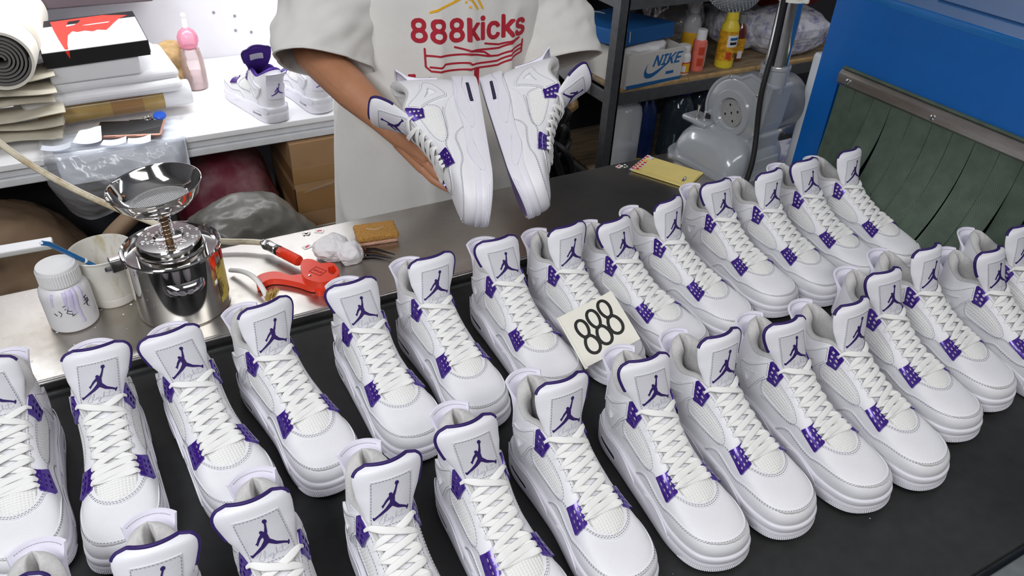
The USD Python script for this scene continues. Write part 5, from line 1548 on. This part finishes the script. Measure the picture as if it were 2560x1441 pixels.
# ---------------------------------------------------------------- grey blower on the steel strip
bl = thing("blower", "glossy grey bench blower with a round vented fan housing and steel pole", "blower", b(1.300, 1.340, ZS), 6)
def loft(secs, n=48, e=.6):
    """secs: (x, half width y, height z0, z1) sections along x as rounded shells"""
    G = []
    a = np.linspace(0, np.pi, n)
    for x, w, z0, z1 in secs:
        y = w * np.sign(np.cos(a)) * np.abs(np.cos(a)) ** e
        z = z0 + (z1 - z0) * np.abs(np.sin(a)) ** e
        G.append(np.stack([np.full(n, x), y, z], 1))
    G = np.array(G)
    m = [grid_mesh(G)]
    for k in (0, -1):
        c = G[k].mean(0)
        v = np.vstack([G[k], c])
        f = [(i, i + 1, n) if k == 0 else (i + 1, i, n) for i in range(n - 1)] + [(n - 1, 0, n) if k == 0 else (0, n - 1, n)]
        m.append(trimesh.Trimesh(v, f, process=False))
    return J(m)
base = loft([(.000, .070, .006, .012), (.002, .086, .006, .034), (.012, .098, .006, .058), (.032, .106, .006, .078), (.060, .110, .006, .090), (.100, .112, .006, .095), (.150, .112, .006, .095), (.185, .108, .006, .088), (.208, .094, .006, .066), (.216, .07, .006, .040), (.218, .03, .006, .015)])
base.fix_normals()
obj("base_shell", base, "grey_paint", bl, smooth=45)
obj("base_flange", extrude(smooth_poly([(-.010, -.10), (-.016, -.05), (-.016, .05), (-.010, .10), (.03, .124), (.12, .128), (.20, .112), (.222, .06), (.222, -.06), (.20, -.112), (.12, -.128), (.03, -.124)], 90), .008), "grey_paint", bl, smooth=30)
obj("switch_plate", rbox((.060, .085, .016), .006, (.070, .078, .088)), "grey_paint", bl)
obj("toggle_switch", lathe([(0, 0), (.0075, 0), (.0075, .006), (.005, .008), (.0028, .010), (.0042, .034), (.0036, .036), (0, .0365)], 16, (.055, .078, .0955)), "brass_steel", bl)
obj("rocker_switch", rbox((.012, .022, .012), .003, (.092, .050, .100)), "red_plastic", bl)
obj("black_knob", lathe([(0, .012), (.007, .012), (.008, 0), (0, 0)], 16, (.078, .062, .0955)), "cable_black", bl)
# fan housing: a snail of sheet standing across the base, its face towards -x
HX, HY, HZ = .084, -.010, .136
def along(m, x0):
    """drawn in the plane (u to the viewer's right = -y, v up), extruded away from the face"""
    m = tm(m).copy()
    v = m.vertices
    m.vertices = np.column_stack([HX + x0 + v[:, 2], HY - v[:, 0], HZ + v[:, 1]])
    m.fix_normals()
    return m
snail = Point(0, 0).buffer(.090, 40).union(Polygon([(.0, -.089), (.090, -.01), (.097, .095), (.030, .108), (.0, .089)])).union(Polygon([(-.078, -.110), (.088, -.110), (.094, -.03), (-.088, -.03)]))
obj("fan_housing", along(extrude(snail.buffer(-.008).buffer(.008), .080), 0), "grey_paint", bl, smooth=35)
obj("housing_rim", along(extrude(snail.buffer(.0035).difference(snail.buffer(-.004)), .006), -.002), "grey_paint", bl, smooth=35)
obj("housing_foot", along(extrude(shapely.box(-.090, -.116, .100, -.096).buffer(.004), .090), -.006), "grey_paint", bl, smooth=35)
obj("fan_cover", along(lathe([(0, -.001), (.084, -.001), (.078, -.005), (.060, -.007), (.056, -.013), (.040, -.013), (.036, -.006), (.034, -.004), (.0, -.004)], 64), 0), "grey_paint", bl, smooth=30)
gd = Point(0, 0).buffer(.0345, 32)
hh = [Point(r * math.cos(a), r * math.sin(a)).buffer(.00135, 3) for r, n in ((.0045, 6), (.009, 12), (.0135, 18), (.018, 24), (.0225, 30), (.027, 36), (.031, 40)) for a in np.arange(n) * 2 * np.pi / n]
hh += [Point(.021 * math.cos(a), .021 * math.sin(a)).buffer(.0034, 8) for a in np.radians((25, 115, 205, 295))] + [Point(0, 0).buffer(.0032, 8)]
obj("vent_grille", along(extrude(gd.difference(shapely.union_all(hh)), .002), -.0075), "grey_mesh", bl, smooth=False)
obj("vent_backing", along(extrude(gd, .001), -.0050), "hole_black", bl)
for u, v in ((.060, .066), (.078, -.095), (-.082, -.030), (-.030, .083)):
    obj("housing_screw", along(lathe([(0, -.005), (.003, -.0045), (.0042, -.002), (.0042, 0), (0, 0)], 14).apply_translation((u, v, 0)), -.001), "chrome", bl)
obj("motor_can", along(lathe([(0, .0), (.074, 0), (.074, .10), (.072, .122), (.060, .130), (0, .13)], 56), .078), "grey_paint_dark", bl, smooth=35)
CX, CY, CZ = HX + .040, HY - .063, HZ + .074
obj("pole_collar", lathe([(.026, 0), (.034, .0), (.034, .055), (.036, .057), (.036, .064), (.030, .065), (.026, .060)], 40, (CX, CY, CZ)), "grey_paint", bl, smooth=30)
obj("collar_screw", T(lathe([(0, .006), (.004, .005), (.0052, 0), (0, 0)], 14), (CX - .033, CY + .008, CZ + .040), -90, (0, 1, 0)), "chrome", bl)
obj("pole", lathe([(0, 0), (.0280, 0), (.0280, .62), (0, .62)], 48, (CX, CY, CZ + .02)), "chrome_worn", bl, smooth=35)
obj("zip_tie", J(lathe([(.0345, 0), (.0365, 0), (.0365, .007), (.0345, .007), (.0345, 0)], 40, (CX - .003, CY, CZ + .215)), rbox((.009, .012, .010), .002, (CX, CY - .038, CZ + .219))), "zip_white", bl)
cbp = spline([(CX - .034, CY - .002, CZ + .42), (CX - .036, CY - .004, CZ + .24), (CX - .042, CY - .012, CZ + .10), (CX - .055, CY - .018, CZ + .02), (CX - .058, CY - .032, CZ - .08), (CX - .070, CY - .050, CZ - .17), (CX - .085, CY - .052, CZ - .235)], 80)
obj("power_cable", tube(cbp, .0068, 12), "cable_black", bl, smooth=60)
# yellow padded envelope under the blower
ev = thing("envelope", "yellow paper envelope with a red and white dotted edge under the blower", "envelope", b(1.196, 1.362, ZS), -62)
obj("paper", rbox((.155, .105, .0035), .0015, (.02, .0, .003)), "paper_yellow", ev)
obj("flap", T(rbox((.150, .06, .0015), .0006, (0, 0, 0)), (.022, -.004, .0075), 4, (1, 0, 0)), "paper_yellow", ev)
for j, yy_ in enumerate((0, 1)):
    obj("white_edge", rbox((.010, .108 - .02 * yy_, .0012), .0004, (-.0565 + .013 * yy_, -.0, .0052 + .003 * yy_)), "white_plastic", ev)
    for i in range(7 - 2 * yy_):
        obj("red_dash", rbox((.0075, .0075, .0006), .0003, (-.0565 + .013 * yy_, -.042 + i * .014, .0061 + .003 * yy_), 20), "ink_red", ev)
clip = thing("small_clip", "small steel clip lying on the corner of the yellow envelope", "clip", b(1.212, 1.285, ZS + .004), 30)
obj("clip_body", J(rbox((.020, .008, .003), .001, (0, 0, .002)), T(trimesh.creation.icosphere(2, .004), (.004, 0, .006))), "brass_steel", clip)
# grey studded nozzle head hanging into view at the top
nz = thing("studded_nozzle", "grey rounded nozzle head covered in small studs hanging above the shelf", "nozzle", b(1.300, 1.330, .462))
ic = trimesh.creation.icosphere(4)
v = ic.vertices * (.062, .050, .042)
obj("nozzle_body", trimesh.Trimesh(v, ic.faces, process=False), "grey_paint_dark", nz, smooth=True)
sd = trimesh.creation.icosphere(3)
stud = []
for p in sd.vertices:
    if p[2] < .15:
        q = p * (.062, .050, .042)
        n = p / (.062, .050, .042); n /= np.linalg.norm(n)
        stud.append(tube(np.array([q - n * .001, q + n * .0035]), [.0019, .0011], 5))
obj("studs", J(stud), "grey_paint_dark", nz, smooth=False, kind="stuff")
obj("goose_neck", tube(spline([(0, 0, .03), (.02, .0, .10), (.08, -.01, .18), (.16, -.02, .22)], 40), .014, 16), "chrome_worn", nz, smooth=60)

# ---------------------------------------------------------------- steel rack with its goods
rk = thing("shelf_rack", "dark grey steel rack with worn wooden shelves behind the blower", "shelf")
YF, YB, X0, X1 = 2.012, 2.46, 1.492, 2.78
def post(x, y):
    L_ = Polygon([(0, 0), (.038, 0), (.038, .004), (.004, .004), (.004, .038), (0, .038)])
    hsl = extrude(L_, 1.62)
    obj("post", T(hsl, (x, y, 0)), "shelf_grey", rk, smooth=False)
    obj("post_fold", rbox((.010, .012, 1.62), .002, (x + .034, y + .006, .81)), "shelf_grey", rk)
post(X0 - .002, YF - .004); post(X0 - .002, YB - .03); post(X1, YF - .004); post(X1, YB - .03)
for zt_ in (-.058, .262, -.40):
    obj("front_beam", rbox((X1 - X0, .012, .045), .002, b((X0 + X1) / 2 + .02, YF + .006, zt_ - .020)), "shelf_grey", rk)
    obj("side_beam", rbox((.012, YB - YF, .040), .002, b(X0 + .006, (YF + YB) / 2, zt_ - .018)), "shelf_grey", rk)
    obj("rear_beam", rbox((X1 - X0, .012, .045), .002, b((X0 + X1) / 2 + .02, YB - .012, zt_ - .020)), "shelf_grey", rk)
    obj("board", rbox((X1 - X0 - .02, YB - YF - .012, .014), .003, b((X0 + X1) / 2 + .02, (YF + YB) / 2 + .006, zt_ + .006)), "shelf_wood", rk)
    if zt_ < 0:
        for k, (xa, xb) in enumerate(((X0 + .045, X0 + .34), (X0 + .343, X0 + .66), (X0 + .664, X1 - .01))):
            obj("edge_strip", rbox((xb - xa, .016, .017), .004, b((xa + xb) / 2, YF + .010, zt_ + .0075), .3 * (k - 1)), "wood_edge", rk)
ZM, ZL = -.058 + .0135, -.40 + .0135
# shoe box with its lid ajar
sb = thing("shoe_box", "white shoe box with a raised blue lid on the middle shelf", "shoe box", b(1.662, 2.165, ZM), 4)
w_, d_, h_ = .245, .30, .118
obj("box_body", J(rbox((w_, .004, h_), .001, (0, -d_ / 2, h_ / 2)), rbox((w_, .004, h_), .001, (0, d_ / 2, h_ / 2)), rbox((.004, d_, h_), .001, (-w_ / 2, 0, h_ / 2)), rbox((.004, d_, h_), .001, (w_ / 2, 0, h_ / 2)), rbox((w_, d_, .004), .001, (0, 0, .002))), "box_white", sb)
obj("blue_band", rbox((w_ + .001, .0012, .013), .0004, (0, -d_ / 2 - .0021, .0075)), "box_print", sb)
def front(poly, nm):
    m = extrude(poly, .0012)
    m = T(m, rot=90, axis=(1, 0, 0))
    return obj(nm, T(m, (0, -d_ / 2 - .0018, 0)), "box_print", sb, smooth=False)
tk = poly_of_text("NIKE", .036)
tk = shapely.affinity.affine_transform(tk, [1.05, .32, 0, 1, -.020, .066])
front(tk, "box_lettering")
sw = spline([(.088, .092), (.040, .066), (.000, .048), (-.026, .043), (-.040, .050), (-.042, .064), (-.036, .078)], 40)
sw2 = spline([(-.036, .078), (-.050, .052), (-.046, .034), (-.026, .027), (.004, .036), (.044, .062), (.088, .092)], 40)
front(Polygon(np.vstack([sw, sw2])).buffer(0), "box_swoosh")
front(shapely.box(.050, .030, .085, .040), "box_small_print")
obj("wrapping_paper", blob((.20, .24, .05), (0, 0, .082), 41, .02, 20, 3, 4), "tissue", sb, smooth=50)
M_ = trimesh.transformations.rotation_matrix(np.radians(-5), (1, 0, 0)) @ trimesh.transformations.rotation_matrix(np.radians(5), (0, 0, 1))
M_[:3, 3] = (-.03, .045, .124)
lidm = J(rbox((w_ + .012, d_ + .008, .005), .0015, (0, 0, .048)), rbox((w_ + .012, .004, .048), .001, (0, -d_ / 2 - .004, .025)), rbox((w_ + .012, .004, .048), .001, (0, d_ / 2 + .004, .025)), rbox((.004, d_ + .008, .048), .001, (-w_ / 2 - .006, 0, .025)), rbox((.004, d_ + .008, .048), .001, (w_ / 2 + .006, 0, .025)))
lid_ = obj("lid", lidm.apply_transform(M_), "box_blue", sb)
sw_l = shapely.affinity.rotate(Polygon(np.vstack([sw, sw2])).buffer(0), 200)
obj("lid_print", T(extrude(shapely.affinity.scale(sw_l, 1.3, 1.6), .0012), (-.06, .03, .0505)).apply_transform(M_), "box_white", lid_)
obj("lid_line", T(rbox((.003, .0012, .035), .0004, (-.085, -d_ / 2 - .0066, .028))).apply_transform(M_), "box_white", lid_)
def bottle(nm, label, x, y, z, prof, m, capprof, capm, extra=(), cat="bottle", rz=0):
    t = thing(nm, label, cat, b(x, y, z), rz)
    obj("bottle_body", lathe(prof, 36), m, t, smooth=40)
    if capprof:
        obj("cap", lathe(capprof, 28), capm, t, smooth=40)
    for en, ep, em in extra:
        obj(en, lathe(ep, 36) if not hasattr(ep, "vertices") else ep, em, t, smooth=40)
    return t
def patch(r, z0, z1, a0, a1, off=.0006):
    a = np.radians(np.linspace(a0, a1, 16))
    return grid_mesh(np.stack([np.column_stack([(r + off) * np.cos(a), (r + off) * np.sin(a), np.full(16, z)]) for z in (z0, z1)], 1))
bottle("small_bottle", "small white bottle with a red label beside the shoe box", 1.842, 2.075, ZM, [(0, 0), (.0255, 0), (.027, .003), (.027, .062), (.024, .072), (.018, .079), (.018, .084), (0, .084)], "white_plastic", [(.0, .102), (.020, .102), (.0215, .099), (.0215, .079), (.018, .079)], "white_plastic",
       [("label_band", [(.0273, .006), (.0275, .006), (.0275, .046), (.0273, .046)], "label_red"), ("label_print", patch(.0275, .010, .042, -125, -60), "label_yellow"), ("label_white", patch(.0278, .012, .034, -140, -100), "white_plastic")])
bottle("spray_bottle", "coral pink bottle with a white cap between the white and yellow bottles", 1.915, 2.080, ZM, [(0, 0), (.0235, 0), (.025, .003), (.0255, .10), (.024, .108), (.019, .112), (0, .112)], "coral_plastic", [(0, .147), (.017, .147), (.0185, .144), (.0185, .111), (.015, .111)], "white_plastic",
       [("label_panel", patch(.0255, .018, .098, -65, -20), "white_plastic"), ("label_dots", patch(.0256, .022, .050, -135, -85), "label_red"), ("label_dots", patch(.0256, .062, .090, -135, -85), "label_red")])
bottle("clear_bottle", "tall clear bottle with a white nozzle behind the coral bottle", 1.975, 2.205, ZM, [(0, 0), (.030, 0), (.032, .004), (.032, .125), (.026, .150), (.014, .165), (.014, .172), (0, .172)], "milky_plastic", [(0, .222), (.016, .222), (.018, .218), (.017, .168), (.012, .168)], "white_plastic", [("label_band", [(.0323, .03), (.0326, .03), (.0326, .10), (.0323, .10)], "label_yellow")])
bottle("yellow_bottle", "tall yellow detergent bottle with a flowery orange label on the shelf", 2.040, 2.075, ZM, [(0, 0), (.0310, 0), (.0335, .004), (.0335, .135), (.031, .150), (.022, .168), (.0215, .176), (0, .176)], "bottle_yellow", [(0, .232), (.012, .232), (.014, .212), (.020, .206), (.0235, .172), (.018, .172)], "bottle_yellow",
       [("label_band", [(.0337, .028), (.0341, .028), (.0341, .135), (.0337, .135)], "label_orange"), ("label_oval", patch(.0341, .080, .122, -135, -50), "white_plastic"), ("label_text", patch(.0346, .104, .114, -120, -65), "box_print"), ("label_text", patch(.0346, .088, .098, -118, -70), "ink_black"), ("label_fruit", patch(.0346, .036, .062, -130, -95), "label_red"), ("label_leaf", patch(.0346, .040, .058, -85, -60), "olive_green")])
bottle("brown_bottle", "dark brown liquid bottle with a grey cap right of the yellow bottle", 2.135, 2.120, ZM, [(0, 0), (.026, 0), (.028, .004), (.028, .105), (.022, .125), (.014, .135), (.014, .142), (0, .142)], "liquid_brown", [(0, .168), (.015, .168), (.016, .165), (.016, .138), (.012, .138)], "cap_grey",
       [("label_band", [(.0283, .03), (.0286, .03), (.0286, .085), (.0283, .085)], "label_orange"), ("label_white", patch(.0287, .012, .040, -120, -80), "white_plastic")])
obj("clear_wrap", blob((.20, .18, .26), b(1.96, 2.32, ZM), 51, .05, 12, 3, 5), "clear_plastic", smooth=50, label="crinkled clear plastic wrap behind the bottles on the middle shelf", cat="plastic wrap")
obj("patterned_bag", blob((.34, .26, .15), b(2.40, 2.16, ZM), 53, .045, 9, 2.6, 5), "bag_pattern", smooth=50, label="stuffed white bag with purple pattern at the right end of the middle shelf", cat="bag")
obj("patterned_bag", blob((.18, .22, .14), b(2.245, 2.27, ZM), 55, .035, 11, 2.4, 5), "bag_pattern", smooth=50, label="smaller crumpled white and purple bag next to the brown bottle", cat="bag")
obj("red_cloth", blob((.26, .18, .10), b(2.58, 2.34, ZM + .10), 57, .05, 11, 2.4, 4, flat=False), "cloth_red", smooth=50, label="faded red cloth lying on top of the patterned bag", cat="cloth")
obj("black_sack", blob((.55, .26, .42), b(2.42, 2.80, -.02), 59, .09, 7, 3, 5), "plastic_black", smooth=50, label="black plastic sack in the dark behind the rack", cat="sack")
obj("dark_sack", blob((.45, .22, .60), b(1.86, 2.80, -.35), 60, .09, 6, 3, 5), "plastic_dark", smooth=50, label="dark plastic sack behind the shoe box in the shadow", cat="sack")
obj("lower_sack", blob((.55, .30, .55), b(2.45, 2.76, -.62), 61, .09, 6, 3, 5), "plastic_dark", smooth=50, label="dark sack low behind the right end of the rack", cat="sack")
obj("grey_bag", blob((.24, .16, .30), b(1.45, 2.58, ZM + .0), 63, .06, 9, 2.5, 5), "clear_plastic", smooth=50, label="greyish clear bag hanging behind the rack's front post", cat="bag")
obj("white_bag", blob((.22, .20, .32), b(1.335, 2.30, -.16), 65, .06, 10, 2.5, 5), "milky_plastic", smooth=50, label="crumpled white plastic bag left of the rack's post", cat="bag")
obj("white_board_scrap", T(rbox((.20, .008, .075), .002, (0, 0, 0)), b(1.385, 2.13, .02), 42, (0, 1, 0)), "foam_white", label="white card scrap slanting over the crumpled bag left of the post", cat="card scrap")
obj("foam_chunk", blob((.10, .08, .05), b(1.43, 2.20, -.17), 67, .02, 20, 2.5, 4), "wood_edge", smooth=40, label="small orange brown lump beside the rack's post", cat="lump")
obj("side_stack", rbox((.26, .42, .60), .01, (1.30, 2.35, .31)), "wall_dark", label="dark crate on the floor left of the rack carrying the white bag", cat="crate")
obj("black_tangle", J(*[tube(spline([b(1.20 + .17 * rng.random(), 1.98 + .12 * rng.random(), -.05 - .40 * rng.random()) for _ in range(7)], 60), .013, 8) for _ in range(5)], tube(np.array([b(1.25, 2.0, -.8), b(1.27, 2.05, -.3)]), .012, 8)), "cable_black", smooth=60, label="tangle of thick black cables left of the rack", cat="cables")
# lower shelf
bottle("plastic_jug", "translucent white plastic jug on the lower shelf by the post", 1.640, 2.095, ZL, [(0, 0), (.052, 0), (.056, .005), (.056, .215), (.050, .240), (.036, .252), (.030, .256), (0, .256)], "milky_plastic", [(0, .292), (.030, .292), (.032, .288), (.032, .252), (.025, .252)], "foam_white", [("liquid", [(0, .004), (.0535, .005), (.0535, .085), (0, .085)], "sheet_blue")], cat="jug")
bottle("wrapped_bottle", "blue wrapped water bottle beside the white jug", 1.745, 2.120, ZL, [(0, 0), (.040, 0), (.044, .005), (.044, .175), (.040, .21), (.022, .255), (.015, .262), (0, .262)], "wrap_blue", [(0, .285), (.016, .285), (.016, .262), (.013, .262)], "bead_blue", [("yellow_band", [(.0442, .002), (.0446, .002), (.0446, .022), (.0442, .022)], "bottle_yellow")])
bottle("water_bottle", "large clear water bottle with a blue cap on the lower shelf", 1.885, 2.10, ZL, [(0, 0), (.058, 0), (.063, .006), (.062, .07), (.060, .075), (.062, .08), (.062, .17), (.052, .215), (.024, .255), (.017, .262), (0, .262)], "water_plastic", [(0, .287), (.020, .287), (.021, .284), (.021, .262), (.016, .262)], "bead_blue", [("handle_ring", [(.022, .256), (.040, .258), (.040, .263), (.022, .262)], "bead_blue")])
bottle("water_bottle", "second clear water bottle half hidden by the grey blower", 2.035, 2.16, ZL, [(0, 0), (.058, 0), (.063, .006), (.062, .07), (.060, .075), (.062, .08), (.062, .17), (.052, .215), (.024, .255), (.017, .262), (0, .262)], "water_plastic", [(0, .287), (.020, .287), (.021, .284), (.021, .262), (.016, .262)], "bead_blue")
obj("hanging_bag", blob((.20, .20, .22), b(2.33, 2.08, ZL), 71, .04, 10, 2.6, 5), "milky_plastic", smooth=50, label="cloudy white plastic bag on the lower shelf behind the blower", cat="bag")
obj("foil_bag", blob((.26, .16, .34), (2.07, 1.74, .42), 73, .05, 9, 2.6, 5), "silver_foil", smooth=50, label="shiny silver foil bag standing behind the blower's motor", cat="bag")
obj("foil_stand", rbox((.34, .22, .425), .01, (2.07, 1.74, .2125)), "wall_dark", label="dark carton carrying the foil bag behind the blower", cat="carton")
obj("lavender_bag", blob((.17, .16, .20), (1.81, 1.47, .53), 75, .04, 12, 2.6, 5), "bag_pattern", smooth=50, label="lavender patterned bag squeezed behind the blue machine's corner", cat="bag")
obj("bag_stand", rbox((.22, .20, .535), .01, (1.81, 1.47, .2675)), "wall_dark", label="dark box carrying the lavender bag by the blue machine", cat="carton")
